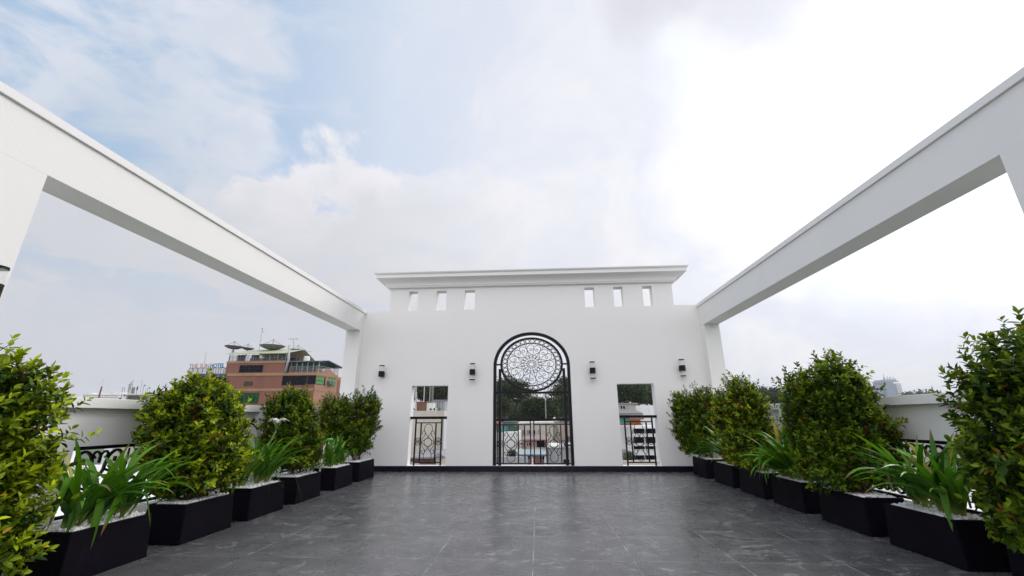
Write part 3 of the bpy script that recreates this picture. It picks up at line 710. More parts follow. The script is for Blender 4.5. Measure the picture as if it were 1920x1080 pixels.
LG0 = np.array([.014, .070, .002]); LG1 = np.array([.095, .24, .006])
def lily(cx, cy, hx, hy, n, lab, seed, L=.62, lean=(0, 0), wid=.036, flower=None, clumps=6, spread=.75, extra=()):
    r = np.random.default_rng(seed); z0 = .36
    t = thing('spider_lily', (cx, cy, z0), lab, 'plant', 'strap leaved lilies in the dark planters')
    V = []; F = []; C = []; nv = 0; NS = 12
    cl = [(cx + r.uniform(-hx, hx) * .5, cy - hy * .85 + 2 * hy * .85 * (k + .5) / clumps + r.uniform(-.03, .03)) for k in range(clumps)]
    for k in range(n):
        bx, by = cl[k % clumps]; bx += r.normal() * .018; by += r.normal() * .018
        az = r.uniform(0, 2 * math.pi); hd = np.array([math.cos(az), math.sin(az)]) * spread + np.array(lean) ; hd3 = np.array([hd[0], hd[1], 0])
        mag = np.linalg.norm(hd3); hd3 = hd3 / (mag + 1e-9)
        el0 = math.radians(np.clip(90 - 22 * mag - abs(r.normal(0, 8)), 40, 89)); Lk = L * r.uniform(.6, 1.12)
        drop = math.radians(r.uniform(12, 60) + 45 * mag * r.random()); fold = r.random() < .12; fs_ = r.uniform(.45, .8)
        pt = np.array([bx, by, z0]); side = np.array([-hd3[1], hd3[0], 0]); side = unit(side + r.normal(size=3) * .18)
        w0 = wid * r.uniform(.7, 1.15); shade_ = r.random(); c = LG0 * (1 - shade_) + LG1 * shade_
        if r.random() < .04: c = np.array([.30, .26, .04])
        for i in range(NS + 1):
            s_ = i / NS; el = el0 - drop * s_ ** 1.7
            if fold and s_ > fs_: el = el0 - drop * fs_ - math.radians(95)
            d = hd3 * math.cos(el) + np.array([0, 0, 1]) * math.sin(el)
            if i: pt = pt + d * Lk / NS
            w_ = w0 * (.45 + .55 * min(1, s_ / .25)) * (1 - max(0, (s_ - .55) / .45) ** 2.2) + .0008
            nn_ = np.cross(d, side)
            V += [pt - side * w_ / 2 - nn_ * w_ * -.16, pt, pt + side * w_ / 2 - nn_ * w_ * -.16]
            cc = c * (.9 + .5 * s_) if i > 1 else np.array([.25, .30, .06])
            cc = cc if i < NS - 1 or k % 4 else np.array([.16, .10, .03])
            C += [cc * 1.0, cc * 1.25, cc * 1.0]
            if i:
                q = nv + 3 * (i - 1); F += [(q, q + 1, q + 4, q + 3), (q + 1, q + 2, q + 5, q + 4)]
        nv += 3 * (NS + 1)
    for path in extra:
        cp = catmull(path, 4); n_ = len(cp); sd_ = unit(np.array([cp[-1][1] - cp[0][1], -(cp[-1][0] - cp[0][0]), 0.0]))
        for i, p_ in enumerate(cp):
            w_ = wid * .8 * (1 - (i / (n_ - 1)) ** 3) + .002; V += [p_ - sd_ * w_ / 2 + [0, 0, .004], p_, p_ + sd_ * w_ / 2 + [0, 0, .004]]
            C += [LG1 * .8, LG1 * 1.1, LG1 * .8]
            if i: q = nv + 3 * (i - 1); F += [(q, q + 1, q + 4, q + 3), (q + 1, q + 2, q + 5, q + 4)]
        nv += 3 * n_
    o = raw_mesh('leaves', np.array(V) - np.array([cx, cy, z0]), np.array(F), lily_m, (0, 0, 0), True, np.array(C), t)
    if flower:
        fx_, fy_, fz_ = flower
        st = MB(); st.tube(catmull([(cx, cy, z0), ((cx + fx_) / 2, (cy + fy_) / 2, (z0 + fz_) / 2 + .04), (fx_ - .005, fy_, fz_ - .12)], 6), .009, 6)
        for k in range(6):
            a = k * 1.05; st.tube([(fx_ - .005, fy_, fz_ - .12), (fx_ + .03 * math.cos(a), fy_ + .03 * math.sin(a), fz_ - .04), (fx_ + .05 * math.cos(a), fy_ + .05 * math.sin(a), fz_ - .005 + .01 * (k % 2))], .0035, 4)
        st.build('flower_stalk', mat('pale_green_stalk', (.22, .36, .10), .5), t, smooth=True)
        fl_ = MB()
        for k in range(14):
            a = k * 2.4; R_ = .11 + .03 * (k % 3)
            c_ = np.array([fx_, fy_, fz_]); d = np.array([math.cos(a), math.sin(a) * .8, 0]); sd_ = np.array([-d[1], d[0], 0])
            P_ = [c_ + d * R_ * s_ + np.array([0, 0, .035 * math.sin(s_ * 3.1) + .03 * s_ * (k % 2)]) for s_ in np.linspace(0, 1, 7)]
            fl_.tube(P_, np.linspace(.007, .002, 7), 4)
        fl_.lathe([(.001, -.02), (.02, -.005), (.028, .012), (.001, .008)], fx_, fy_, 10, fz_)
        fl_.build('flower', mat('white_petal', (.85, .86, .80), .5, .05), t, smooth=True)
    return t

PXL = (-4.10, -3.64); PXR = (3.43, 3.89)
LB = [('Z', 2.34, 3.10), ('A', 3.47, 4.24), ('B', 4.60, 5.36), ('C', 5.64, 6.42), ('D', 6.72, 7.48), ('E', 7.98, 8.73), ('F', 9.03, 9.87)]
RB_ = [('Z', 3.00, 3.78), ('A', 4.13, 4.93), ('B', 5.17, 5.98), ('C', 6.30, 7.08), ('D', 7.32, 8.15), ('E', 8.38, 9.25), ('F', 9.64, 10.45)]
ordn = ['nearest', 'second nearest', 'third', 'middle', 'fifth', 'second farthest', 'farthest']
planted = {'Z': 'bushy shrub', 'A': 'strap lily clump', 'B': 'bushy shrub', 'C': 'strap lily clump', 'D': 'bushy shrub', 'E': 'strap lily clump', 'F': 'bushy shrub'}
CEN = {}; SHS = .81
for side, rows, (x0, x1) in (('left', LB, PXL), ('right', RB_, PXR)):
    for k, (nm, ya, yb) in enumerate(rows):
        CEN[side + nm] = planter(x0 - (.01 if nm == 'Z' else 0), x1, ya, yb, '%s dark planter in the %s row, holding a %s' % (ordn[k], side, planted[nm]), 'white pebbles around the %s in the %s planter of the %s row' % (planted[nm], ordn[k], side))
xl, xr = -3.87, 3.66
shrub((xl, 2.72, .34), [(-3.96, 2.68, 1.10, .64, .56, .62), (-3.92, 2.70, .70, .60, .54, .44), (-3.62, 2.78, .46, .36, .32, .30)], 'big yellow green shrub at the left picture edge, nearest in its row', 11, 1350, .074, .012, .75, 2)
shrub((xl, 4.98, .34), [(-4.02, 4.95, 1.12, .54, .52, .56), (-3.90, 4.98, .78, .50, .52, .40), (-4.05, 5.0, 1.45, .34, .3, .22)], 'round lime green shrub with red inner leaves, in the third planter of the left row', 12, 1050, .077, .03, .68, 2)
shrub((xl, 7.10, .34), [(-4.08, 7.05, 1.16, .46, .48, .52), (-3.95, 7.1, .82, .44, .48, .38), (-4.12, 7.1, 1.50, .3, .28, .22)], 'shrub tipped with orange leaves behind the white lily flower, left row', 13, 1100, .066, .07, .42, 2)
shrub((xl, 9.45, .34), [(-4.30, 9.15, 1.22, .40, .36, .50), (-3.83, 9.55, 1.28, .36, .36, .54), (-3.95, 9.4, .82, .42, .42, .36)], 'two lobed shrub at the far end of the left row', 14, 1150, .058, .05, .38, 2)
shrub((xr, 3.38, .34), [(3.72, 3.36, 1.18, .66, .56, .66), (3.68, 3.4, .78, .58, .5, .42), (3.50, 3.50, .52, .30, .30, .24)], 'big dark green shrub at the right picture edge, nearest in its row', 15, 1150, .074, .03, .28, 2)
shrub((xr, 5.57, .34), [(3.66, 5.52, 1.22, .38, .32, .70), (3.42, 5.86, 1.14, .27, .30, .62), (3.84, 5.48, .92, .32, .30, .46), (3.56, 5.62, .75, .50, .36, .36)], 'tallest peaked shrub in the right row, behind the big lily clump', 16, 1400, .068, .025, .36, 2)
shrub((xr, 7.75, .34), [(3.50, 7.66, 1.22, .40, .38, .60), (3.50, 7.66, .82, .50, .44, .42), (3.32, 7.9, 1.25, .30, .32, .40)], 'shrub with orange and yellow tips in the fifth planter of the right row', 17, 1350, .064, .12, .60, 2)
shrub((xr, 10.0, .34), [(3.24, 9.95, 1.22, .33, .36, .58), (3.66, 9.85, 1.28, .38, .40, .60), (3.45, 9.95, .80, .48, .4, .38)], 'shrub at the far end of the right row, against the end wall', 18, 1150, .056, .02, .45, 2)
lily(*CEN['leftA'], .20, .36, 92, 'wide strap leaved lily clump in the second nearest left planter', 21, .82, (.36, .05), .047, None, 6)
lily(*CEN['leftC'], .20, .36, 62, 'strap leaved lily with a white spidery flower in the left row', 22, .84, (.25, .05), .054, (-3.66, 6.0, 1.175), 5, extra=[[(-3.80, 6.25, .36), (-3.70, 6.36, .50), (-3.58, 6.44, .46), (-3.48, 6.50, .22), (-3.44, 6.53, .03)]])
lily(*CEN['leftE'], .20, .34, 48, 'small upright lily clump in the second farthest left planter', 23, .66, (.10, 0), .050, None, 5, .55)
lily(*CEN['rightA'], .20, .36, 86, 'wide strap leaved lily clump leaning inwards in the second nearest right planter', 24, .86, (-.50, 0), .050, None, 6)
lily(*CEN['rightC'], .20, .36, 60, 'strap leaved lily in the middle planter of the right row', 25, .92, (-.85, 0), .058, None, 5)
lily(*CEN['rightE'], .20, .36, 46, 'small lily clump in the second farthest right planter', 26, .86, (-.80, 0), .052, None, 5)

# green and white duster standing between two planters
t = thing('floor_duster', (-3.83, 7.74, 0), 'white handled duster with green ends standing between two left planters', 'duster')
h = MB(); h.tube([(-3.85, 7.75, .12), (-3.80, 7.75, .80)], .016, 8); h.build('handle', mat('white_enamel', (.8, .8, .8), .35), t, smooth=True)
gmn = mat('bright_green_plastic', (.12, .55, .06), .35, .1)
h = MB(); h.tube([(-3.80, 7.75, .80), (-3.79, 7.75, .84), (-3.75, 7.74, .865), (-3.66, 7.73, .87)], [.016, .02, .024, .02], 8); h.build('hook', gmn, t, smooth=True)
h = MB(); h.lathe([(.001, 0), (.035, .01), (.03, .06), (.015, .12), (.001, .12)], -3.855, 7.75, 12, .002); h.build('foot', gmn, t, smooth=True)

# dead leaves lying on the tiles
dl = mat('dead_leaf', (.16, .05, .02), .7, .3, 40)
for (u, v), lab in zip([(1150 + 255, 953), (1437, 963), (1487, 971), (1309, 1043), (1412, 967), (270, 1052)], ['small brown leaf farthest of those by the right planters', 'small brown leaf between two others by the right planters', 'small brown leaf nearest the right planter row', 'lone dead leaf on the open tiles at right centre', 'tiny pale dead leaf close to the shade of the right planters', 'rust red leaf at the foot of the left lily planter']):
    d = ray(u, v); P0 = CAM + d * (-1.2 / d[2])
    if u < 400: P0 = np.array([-3.60, 4.12, 0])
    q = MB(); a = rng.uniform(0, 3); L_ = .022
    c, s_ = math.cos(a), math.sin(a)
    pts = [(-1, 0, .003), (-.2, .45, .010), (1, 0, .006), (-.2, -.45, .010), (0, 0, .004)]
    q.add([(P0[0] + L_ * (x * c - y * s_), P0[1] + L_ * (x * s_ + y * c), z) for x, y, z in pts], [(0, 4, 1), (1, 4, 2), (2, 4, 3), (3, 4, 0)])
    single(q, 'fallen_leaf', dl, lab, 'leaf', 'dead leaves on the tiles', recalc=False)
HAZE = 0.0003
# ================================================================== BACKGROUND TOWN
def pbox(mb, u0, v0, u1, v1, Y, d, zb=None, dy=0.0):
    """box whose front face, standing at distance Y, spans these bearings; d metres deep"""
    a = atY(u0, v0, Y); b = atY(u1, v1, Y)
    mb.box(a[0], b[0], Y + dy, Y + dy + d, b[2] if zb is None else zb, a[2]); return mb
def bthing(name, u, Y, label, cat, group=None):
    a = atY(u, 780, Y); return thing(name, (float(a[0]), Y, -14), label, cat, group)
glass = mat('dark_window_glass', (.005, .005, .012), .35, .3, 1, spec=.08)
cream = mat('cream_render', (.50, .47, .40), .85, .08, .5, dirt=(.24, .22, .19), dscale=.5, dlo=.5, dhi=.75)
cream2 = mat('beige_render', (.46, .41, .34), .85, .08, .5, dirt=(.22, .19, .16), dscale=.6, dlo=.5, dhi=.75)
whiteb = mat('white_render', (.70, .70, .69), .85, .06, .4, dirt=(.34, .33, .31), dscale=.6, dlo=.52, dhi=.78)
pinkm = mat('pink_render', (.50, .25, .20), .85, .08, .6, dirt=(.24, .13, .11), dscale=.8, dlo=.52, dhi=.78)
greyb = mat('grey_render', (.36, .36, .37), .85, .08, .5, dirt=(.20, .20, .20), dscale=.5, dlo=.5, dhi=.7)
redroof = mat('red_tile_roof', (.22, .07, .045), .8, .3, 3)
brownm = mat('rusty_brown_sheet', (.17, .085, .055), .8, .3, 1.5)
greyroof = mat('grey_corrugated_roof', (.24, .24, .25), .6, .2, 2)
blueaw = mat('pale_blue_sheet', (.27, .34, .35), .5, .08, .8)
steel = mat('grey_steel', (.22, .22, .23), .45, .2, 2, metal=.4)
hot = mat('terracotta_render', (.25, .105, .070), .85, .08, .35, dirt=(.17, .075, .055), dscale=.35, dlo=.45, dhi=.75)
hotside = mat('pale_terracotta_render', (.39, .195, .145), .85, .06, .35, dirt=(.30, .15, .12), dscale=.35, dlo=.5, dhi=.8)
ochre = mat('ochre_band', (.36, .22, .12), .85, .08, .5, dirt=(.24, .14, .08), dscale=.4, dlo=.5, dhi=.75)
ggreen = mat('green_tinted_glass', (.006, .085, .015), .3, .6, .5, spec=.15)
lgreen = mat('light_green_blind', (.10, .34, .09), .5, .15, 1)
dgreen = mat('dark_green_canvas', (.014, .085, .060), .7, .2, .4)
groof = mat('pale_green_metal_roof', (.40, .44, .28), .55, .1, .5)
grail = mat('galvanised_railing', (.20, .20, .205), .5, .2, 2)
dishm = mat('grey_mesh_dish', (.17, .16, .165), .6, .2, 2)
navyb = mat('navy_sign_board', (.03, .06, .20), .6, .2, 1)

# ---- terracotta building with roof terraces
HY = 60.0
hC = atY(593, 698.3, HY); hx0 = float(hC[0])
ht = thing('terrace_hotel', (-38, 62, -14), 'terracotta multi storey building with roof terraces, green canopies and a rooftop name in letters', 'building')
hz = lambda v, u=510: float(atY(u, v, HY)[2])
hx = lambda u, v=705: float(atY(u, v, HY)[0])
side_n = np.array([4.65, -.96, 0]); side_n = side_n / np.linalg.norm(side_n)     # outward normal of the right face (roughly +x)
side_d = np.array([.96, 4.65, 0]); side_d = side_d / np.linalg.norm(side_d)
def onside(u, v):
    d = ray(u, v); P0 = np.array([hx0, HY, 0.0]); k = ((P0 - CAM) @ side_n) / (d @ side_n); p = CAM + d * k
    return float((p - P0) @ side_d), float(p[2])
def sbox(mb, s0, s1, z0, z1, o0, o1):   # box lying on the right face: along it s, outwards o
    P0 = np.array([hx0, HY, 0.0]); V = []
    for z in (z0, z1):
        for s_, o_ in ((s0, o0), (s1, o0), (s1, o1), (s0, o1)):
            p = P0 + side_d * s_ + side_n * o_; V.append((p[0], p[1], z))
    mb.hexa(V)
z_b1t, z_b1b, z_b2t, z_b2b = 7.80, 7.38, 5.58, 5.22
xUL, xUR = hx(421.0), hx(531.5); z_up = hz(676.6)
xLL = hx(348.0); SL = onside(632, 715)[0]
m_ = MB()
zl1 = hz(707, 380)
m_.box(xUL, hx0 - .001, HY, HY + 14, -13.99, z_b1b)                      # main body
m_.build('wall', hot, ht)
m_ = MB(); m_.box(xUL, xUR, HY, HY + 11, z_b1t + .001, z_up - .30); m_.build('upper_wall', hot, ht)
m_ = MB(); m_.box(xUL - .06, xUR + .06, HY - .06, HY + 11.06, z_up - .299, z_up)
m_.box(xUL - .001, hx0 - .001, HY - .07, HY + 14, z_b1b + .001, z_b1t)
m_.box(xUL, hx0 - .10, HY - .05, HY - .001, z_b2b, z_b2t); m_.build('ochre_band', ochre, ht)
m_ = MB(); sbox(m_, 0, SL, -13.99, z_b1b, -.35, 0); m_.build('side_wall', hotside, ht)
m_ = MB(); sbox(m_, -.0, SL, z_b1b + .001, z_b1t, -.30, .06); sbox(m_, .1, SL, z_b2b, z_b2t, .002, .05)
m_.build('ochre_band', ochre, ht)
# small gable on the side face
P0 = np.array([hx0, HY, 0.0]); s_a, s_b = onside(601, 700)[0], onside(629, 703)[0]; zg = z_b1t + .75
g0 = P0 + side_d * s_a; g1 = P0 + side_d * s_b; gm_ = P0 + side_d * ((s_a + s_b) / 2); o_ = side_n * .07; q_ = side_n * -.12
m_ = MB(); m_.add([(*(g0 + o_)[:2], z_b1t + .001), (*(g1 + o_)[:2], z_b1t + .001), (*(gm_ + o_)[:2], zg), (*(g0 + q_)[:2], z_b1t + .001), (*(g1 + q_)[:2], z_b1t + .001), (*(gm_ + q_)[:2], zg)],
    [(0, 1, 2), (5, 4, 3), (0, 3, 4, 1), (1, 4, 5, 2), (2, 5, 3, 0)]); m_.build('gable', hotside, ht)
# windows on the front
def hwin(u0, v0, u1, v1, gmat, nx, nz, lab=None):
    a = atY((u0), (v0), HY); b = atY((u1), (v1), HY)
    x0_, x1_, z0_, z1_ = float(a[0]), float(b[0]), float(b[2]), float(a[2])
    f = MB(); fw = .05
    f.box(x0_ - fw, x1_ + fw, HY - .06, HY - .001, z0_ - fw, z0_); f.box(x0_ - fw, x1_ + fw, HY - .06, HY - .001, z1_, z1_ + fw)
    f.box(x0_ - fw, x0_, HY - .06, HY - .001, z0_ + .001, z1_ - .001); f.box(x1_, x1_ + fw, HY - .06, HY - .001, z0_ + .001, z1_ - .001)
    for k in range(1, nx): xx = x0_ + (x1_ - x0_) * k / nx; f.box(xx - .025, xx + .025, HY - .055, HY - .012, z0_ + .001, z1_ - .001)
    for k in range(1, nz): zz = z0_ + (z1_ - z0_) * k / nz; f.box(x0_ + .001, x1_ - .001, HY - .05, HY - .012, zz - .025, zz + .025)
    w = f.build('window', mat('dark_window_frame', (.014, .016, .026), .5, spec=.1), ht)
    p = MB(); p.box(x0_, x1_, HY - .010, HY - .002, z0_, z1_); p.build('pane', gmat, w)
hwin(451, 685.6, 491.3, 697.2, glass, 7, 2)
hwin(459.5, 716.6, 472.3, 722.2, mat('olive_glass', (.05, .06, .02), .3), 3, 1)
hwin(442.0, 737.6, 482.5, 755.4, ggreen, 6, 2)
hwin(531.2, 705.3, 573.6, 721.2, glass, 8, 2)
hwin(578.6, 704.6, 590.6, 719.6, glass, 3, 2)
for (u0, u1) in ((594.2, 611.2), (615.2, 630.2)):
    s0, zt1 = onside(u0, 705.5 if u0 < 600 else 708.2); s1, _ = onside(u1, 705); _, zb1 = onside(u0, 721.0 if u0 < 600 else 723.5)
    f = MB(); sbox(f, s0, s1, zb1, zt1, .002, .02); w = f.build('window', mat('dark_window_frame', (.014, .016, .026), .5, spec=.1), ht)
    nb = 6 if u0 < 600 else 5; p = MB(); wd = (s1 - s0) / nb; zm = (zb1 + zt1) / 2
    for k in range(nb):
        if u0 < 600 and k == nb - 1: continue
        for za, zb2 in ((zb1 + .06, zm - .04), (zm + .04, zt1 - .05)): sbox(p, s0 + wd * (k + .12), s0 + wd * (k + .86), za, zb2, .021, .04)
    p.build('pane', lgreen, w)
sA, zA = onside(611.5, 716); sB, zB = onside(615, 716); m_ = MB()
for k in (0, 1):
    P1 = P0 + side_d * (sA + .25 + k * .75); V = []
    for (dz, oo) in ((-.55, .45), (.25, .05)):
        pass
    lo_, hi_ = 6.30, 6.80
    a1 = P1 + side_n * .55; a2 = P1 + side_d * .6 + side_n * .55; b1 = P1 + side_n * .05; b2 = P1 + side_d * .6 + side_n * .05
    m_.hexa([(*a1[:2], lo_), (*a2[:2], lo_), (*(a2 + side_n * .04)[:2], lo_), (*(a1 + side_n * .04)[:2], lo_), (*b1[:2], hi_), (*b2[:2], hi_), (*(b2 + side_n * .04)[:2], hi_), (*(b1 + side_n * .04)[:2], hi_)])
m_.build('open_vent', mat('dark_grey_panel', (.07, .07, .08), .5), ht)
# upper terrace: fence panels, green planting screens and roof
def fence_run(p0, p1, z0, z1, name, parent, n, m=grail, rr=.03):
    f = MB(); p0 = np.array(p0); p1 = np.array(p1); L_ = np.linalg.norm(p1 - p0)
    P_ = lambda s_, z: np.array([*(p0 + (p1 - p0) * s_), z])
    f.tube([P_(0, z1), P_(1, z1)], rr, 4); f.tube([P_(0, z0 + .08), P_(1, z0 + .08)], rr, 4)
    for k in range(n + 1): f.tube([P_(k / n, z0), P_(k / n, z1)], rr, 4)
    nr = max(2, int(L_ / (z1 - z0) / .62)); h = (z1 - z0 - .1)
    for k in range(nr):
        c = (k + .5) / nr; rr_ = .5 / nr
        for e_ in (.96, .5):
            f.tube([P_(c + rr_ * e_ * math.cos(a), z0 + .1 + h / 2 + h / 2 * e_ * math.sin(a)) for a in np.linspace(0, 6.283, 11)[:-1]], rr * .55, 3, True)
        f.tube([P_(c - rr_ * .9, z0 + .1), P_(c + rr_ * .9, z1)], rr * .5, 3); f.tube([P_(c + rr_ * .9, z0 + .1), P_(c - rr_ * .9, z1)], rr * .5, 3)
    return f.build(name, m, parent)
fence_run((xUL + .1, HY + .1), (xUR - .1, HY + .1), z_up + .001, z_up + .85, 'terrace_railing', ht, 15)
for k in range(4):
    xa = xUL + (xUR - xUL) * (.13 + .235 * k); scr = MB(); scr.box(xa, xa + 1.15, HY + .5, HY + .56, z_up + .001, z_up + 1.0)
    scr.build('green_screen', mat('dark_green_screen', (.012, .05, .03), .7, .5, 2), ht)
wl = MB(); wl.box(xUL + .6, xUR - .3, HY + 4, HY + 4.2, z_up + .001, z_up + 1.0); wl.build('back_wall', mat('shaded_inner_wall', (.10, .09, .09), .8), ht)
for k in range(8):
    xx = xUL + .12 + (xUR - xUL - .3) * k / 7; ps = MB(); ps.box(xx - .035, xx + .035, HY + .15, HY + .22, z_up + .001, z_up + 1.0)
    ps.build('roof_post', mat('white_post', (.6, .62, .6), .5), ht)
ze, zr = z_up + 1.0, z_up + 2.15
rf = MB(); rf.add([(xUL - .1, HY - .5, ze), (xUR + .2, HY - .5, ze), (xUR + .55, HY + 3.6, zr), (xUL + 1.3, HY + 3.6, zr), (xUL - .1, HY - .5, ze + .08), (xUR + .2, HY - .5, ze + .08), (xUR + .55, HY + 3.6, zr + .08), (xUL + 1.3, HY + 3.6, zr + .08)],
    [(0, 3, 2, 1), (4, 5, 6, 7), (0, 1, 5, 4), (1, 2, 6, 5), (2, 3, 7, 6), (3, 0, 4, 7)])
rf.add([(xUL + 1.3, HY + 3.7, zr), (xUR + .55, HY + 3.7, zr), (xUR + .2, HY + 8, ze - .1), (xUL + 1.3, HY + 8, ze - .1), (xUL + 1.3, HY + 3.7, zr + .06), (xUR + .55, HY + 3.7, zr + .06), (xUR + .2, HY + 8, ze), (xUL + 1.3, HY + 8, ze)],
    [(0, 3, 2, 1), (4, 5, 6, 7), (0, 1, 5, 4), (1, 2, 6, 5), (2, 3, 7, 6), (3, 0, 4, 7)])
rf.build('roof', groof, ht)
# lower terrace with green canopy, at right
zc1 = hz(678.3, 560); xr0 = xUR + .3
fence_run((xUR + .8, HY - .02), (hx0 - .05, HY - .02), z_b1t + .001, z_b1t + .85, 'terrace_railing', ht, 8)
E0 = P0 + side_d * SL
fence_run((hx0 + .02, HY), (E0[0] + .02, E0[1]), z_b1t + .001, z_b1t + .95, 'terrace_railing', ht, 5)
cv = MB()
for k in range(8):
    xa = xr0 + (hx0 - xr0) * k / 8; cv.box(xa + .03, xa + (hx0 - xr0) / 8 - .03, HY + .8, HY + .85, z_b1t + .95, zc1)
for k in range(6):
    s0 = SL * (k / 6); Pq = P0 + side_d * (s0 + .9 if k == 0 else s0) - side_n * .55; 
    sbox(cv, max(s0 + .05, .9), s0 + SL / 6 - .05, z_b1t + 1.0, zc1 - .03 + .12 * (1 - abs(k - 2.5) / 2.5), -.62, -.57)
cv.build('green_canvas', dgreen, ht)
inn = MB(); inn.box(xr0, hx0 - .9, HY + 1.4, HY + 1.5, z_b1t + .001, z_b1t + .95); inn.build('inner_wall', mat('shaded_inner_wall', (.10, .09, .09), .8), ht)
for k in range(6):
    xx = xr0 + .2 + (hx0 - xr0 - .3) * k / 5; ps = MB(); ps.box(xx - .04, xx + .04, HY + .70, HY + .78, z_b1t + .001, zc1)
    ps.build('roof_post', mat('white_post', (.6, .62, .6), .5), ht)
rf = MB(); rf.box(xr0 - .2, hx0 + .2, HY - .1, HY + 9, zc1 + .001, zc1 + .12)
rid = P0 + side_d * (SL * .42) + side_n * .3; farp = P0 + side_d * (SL * 1.02) + side_n * .55
rf.add([(hx0 + .2, HY - .1, zc1 + .001), (rid[0], rid[1], zc1 + .32), (farp[0], farp[1], zc1 - .35), (hx0 - 3, HY + 6, zc1 - .2), (hx0 - 3, HY + 2.2, zc1 + .30), (hx0 + .2, HY - .1, zc1 + .12), (rid[0], rid[1], zc1 + .42), (farp[0], farp[1], zc1 - .26), (hx0 - 3, HY + 6, zc1 - .1), (hx0 - 3, HY + 2.2, zc1 + .4)],
    [(0, 4, 1), (1, 4, 3, 2), (5, 6, 9), (6, 7, 8, 9), (0, 1, 6, 5), (1, 2, 7, 6), (2, 3, 8, 7)])
rf.build('canopy_roof', mat('blue_grey_metal_roof', (.13, .17, .20), .5, .15), ht)
# duct, stair house, water tank
m_ = MB(); m_.tube([(hx(534.8), HY - .15, z_b1t), (hx(537.5), HY - .15, z_up + .1), (hx(538.5, 680), HY - .15, zr + .1)], .17, 8); m_.build('vent_duct', mat('pale_grey_duct', (.40, .41, .43), .5), ht, smooth=True)
st_ = thing('water_tank', (hx(550), HY + 3, zc1 + .12), 'white roof tank on legs beside the green roof of the terracotta building', 'water tank')
m_ = MB(); m_.lathe([(.001, 0), (.45, 0), (.45, .75), (.38, .85), (.001, .9)], hx(549.5), HY + 3, 14, zc1 + .35); m_.build('tank', mat('white_tank', (.8, .8, .8), .4), st_, smooth=False)
for dx in (-.35, .35):
    for dy in (2.7, 3.2): m_ = MB(); m_.box(hx(549.5) + dx - .05, hx(549.5) + dx + .05, HY + dy, HY + dy + .1, zc1 + .121, zc1 + .349); m_.build('leg', steel, st_)
# left wing with railing, letters and boards
zw = hz(700.3, 385); zwb = hz(706, 385)
m_ = MB(); m_.box(xLL, xUL - .001, HY + .6, HY + 12, -13.99, zw - .9); m_.build('left_wing_wall', hot, ht)
m_ = MB(); m_.box(xLL - .1, xUL - .001, HY + .3, HY + 12, zw - .5, zw); m_.build('ochre_band', ochre, ht)
m_ = MB(); m_.box(xLL + .6, xUL - .3, HY + 1.6, HY + 1.7, zw - .899, zw - .501); m_.box(xLL, xLL + .5, HY + .6, HY + 12, zw - .899, zw - .501); m_.build('shaded_recess', glass, ht)
fence_run((xLL, HY + .35), (hx(417), HY + .35), zw + .001, zw + .82, 'terrace_railing', ht, 8)
m_ = MB()
for (u0, u1) in ((363.6, 384.4), (393.4, 403.8), (408, 422.5)): m_.box(hx(u0), hx(u1), HY + .2, HY + .27, zw - .46, zw - .03)
bd = m_.build('sign_board', navyb, ht)
def text(s, size, x, y, z, m, name, parent, bold=.0, wid=1.0, ext=.03):
    c = bpy.data.curves.new('t', 'FONT'); c.body = s; c.size = size; c.extrude = ext; c.offset = bold; c.resolution_u = 3
    o = bpy.data.objects.new('t', c); COL.objects.link(o); dg = bpy.context.evaluated_depsgraph_get(); dg.update()
    me = bpy.data.meshes.new_from_object(o.evaluated_get(dg)); bpy.data.objects.remove(o); bpy.data.curves.remove(c)
    co = np.array([v.co[:] for v in me.vertices]); w0 = co[:, 0].max() - co[:, 0].min()
    sx = wid / w0; b = BASE[parent.name]
    P_ = np.stack([x + (co[:, 0] - co[:, 0].min()) * sx, y - co[:, 2], z + co[:, 1]], 1) - b
    me.vertices.foreach_set('co', P_.ravel()); me.materials.clear(); me.materials.append(m); me.name = name
    o = bpy.data.objects.new(name, me); link(o); o.parent = parent; BASE[o.name] = b; return o
zs = hz(689.3, 385); hs = hz(681.6, 385) - zs
text('THE SUN', hs * 1.42, hx(353.8, 685), HY + .1, zs, mat('red_white_letter', (.50, .33, .29), .5), 'sign_letters', ht, .012, hx(391.3, 685) - hx(353.8, 685))
text('HOTEL', hs * 1.42, hx(393.6, 685), HY + .1, zs, mat('blue_letter', (.08, .22, .42), .5), 'sign_letters', ht, .025, hx(420.0, 685) - hx(393.6, 685))
for (s_, u0, u1) in (('NOODLE', 365, 383.4), ('SPA', 394.6, 402.8), ('CAFE', 409, 421.6)): pass
m_ = MB()
for u in (355, 365, 375, 385, 395, 405, 415): m_.tube([(hx(u - 2), HY + .45, zw), (hx(u), HY + .3, zs - .01)], .035, 4)
m_.tube([(hx(353), HY + .15, zs - .03), (hx(420), HY + .15, zs - .03)], .03, 4); m_.build('letter_frame', steel, ht)
text('06 509', .44, hx(417.8, 730), HY - .02, hz(732, 430), mat('black_letter', (.02, .02, .02), .5), 'wall_number', ht, .03, hx(441.7, 730) - hx(417.8, 730), .015)
# light box at the window
m_ = MB(); m_.box(hx(439.5, 750), hx(446, 750), HY - .6, HY - .07, hz(756, 442), hz(745, 442)); m_.build('air_conditioner', mat('white_enamel2', (.6, .6, .6), .4), ht)
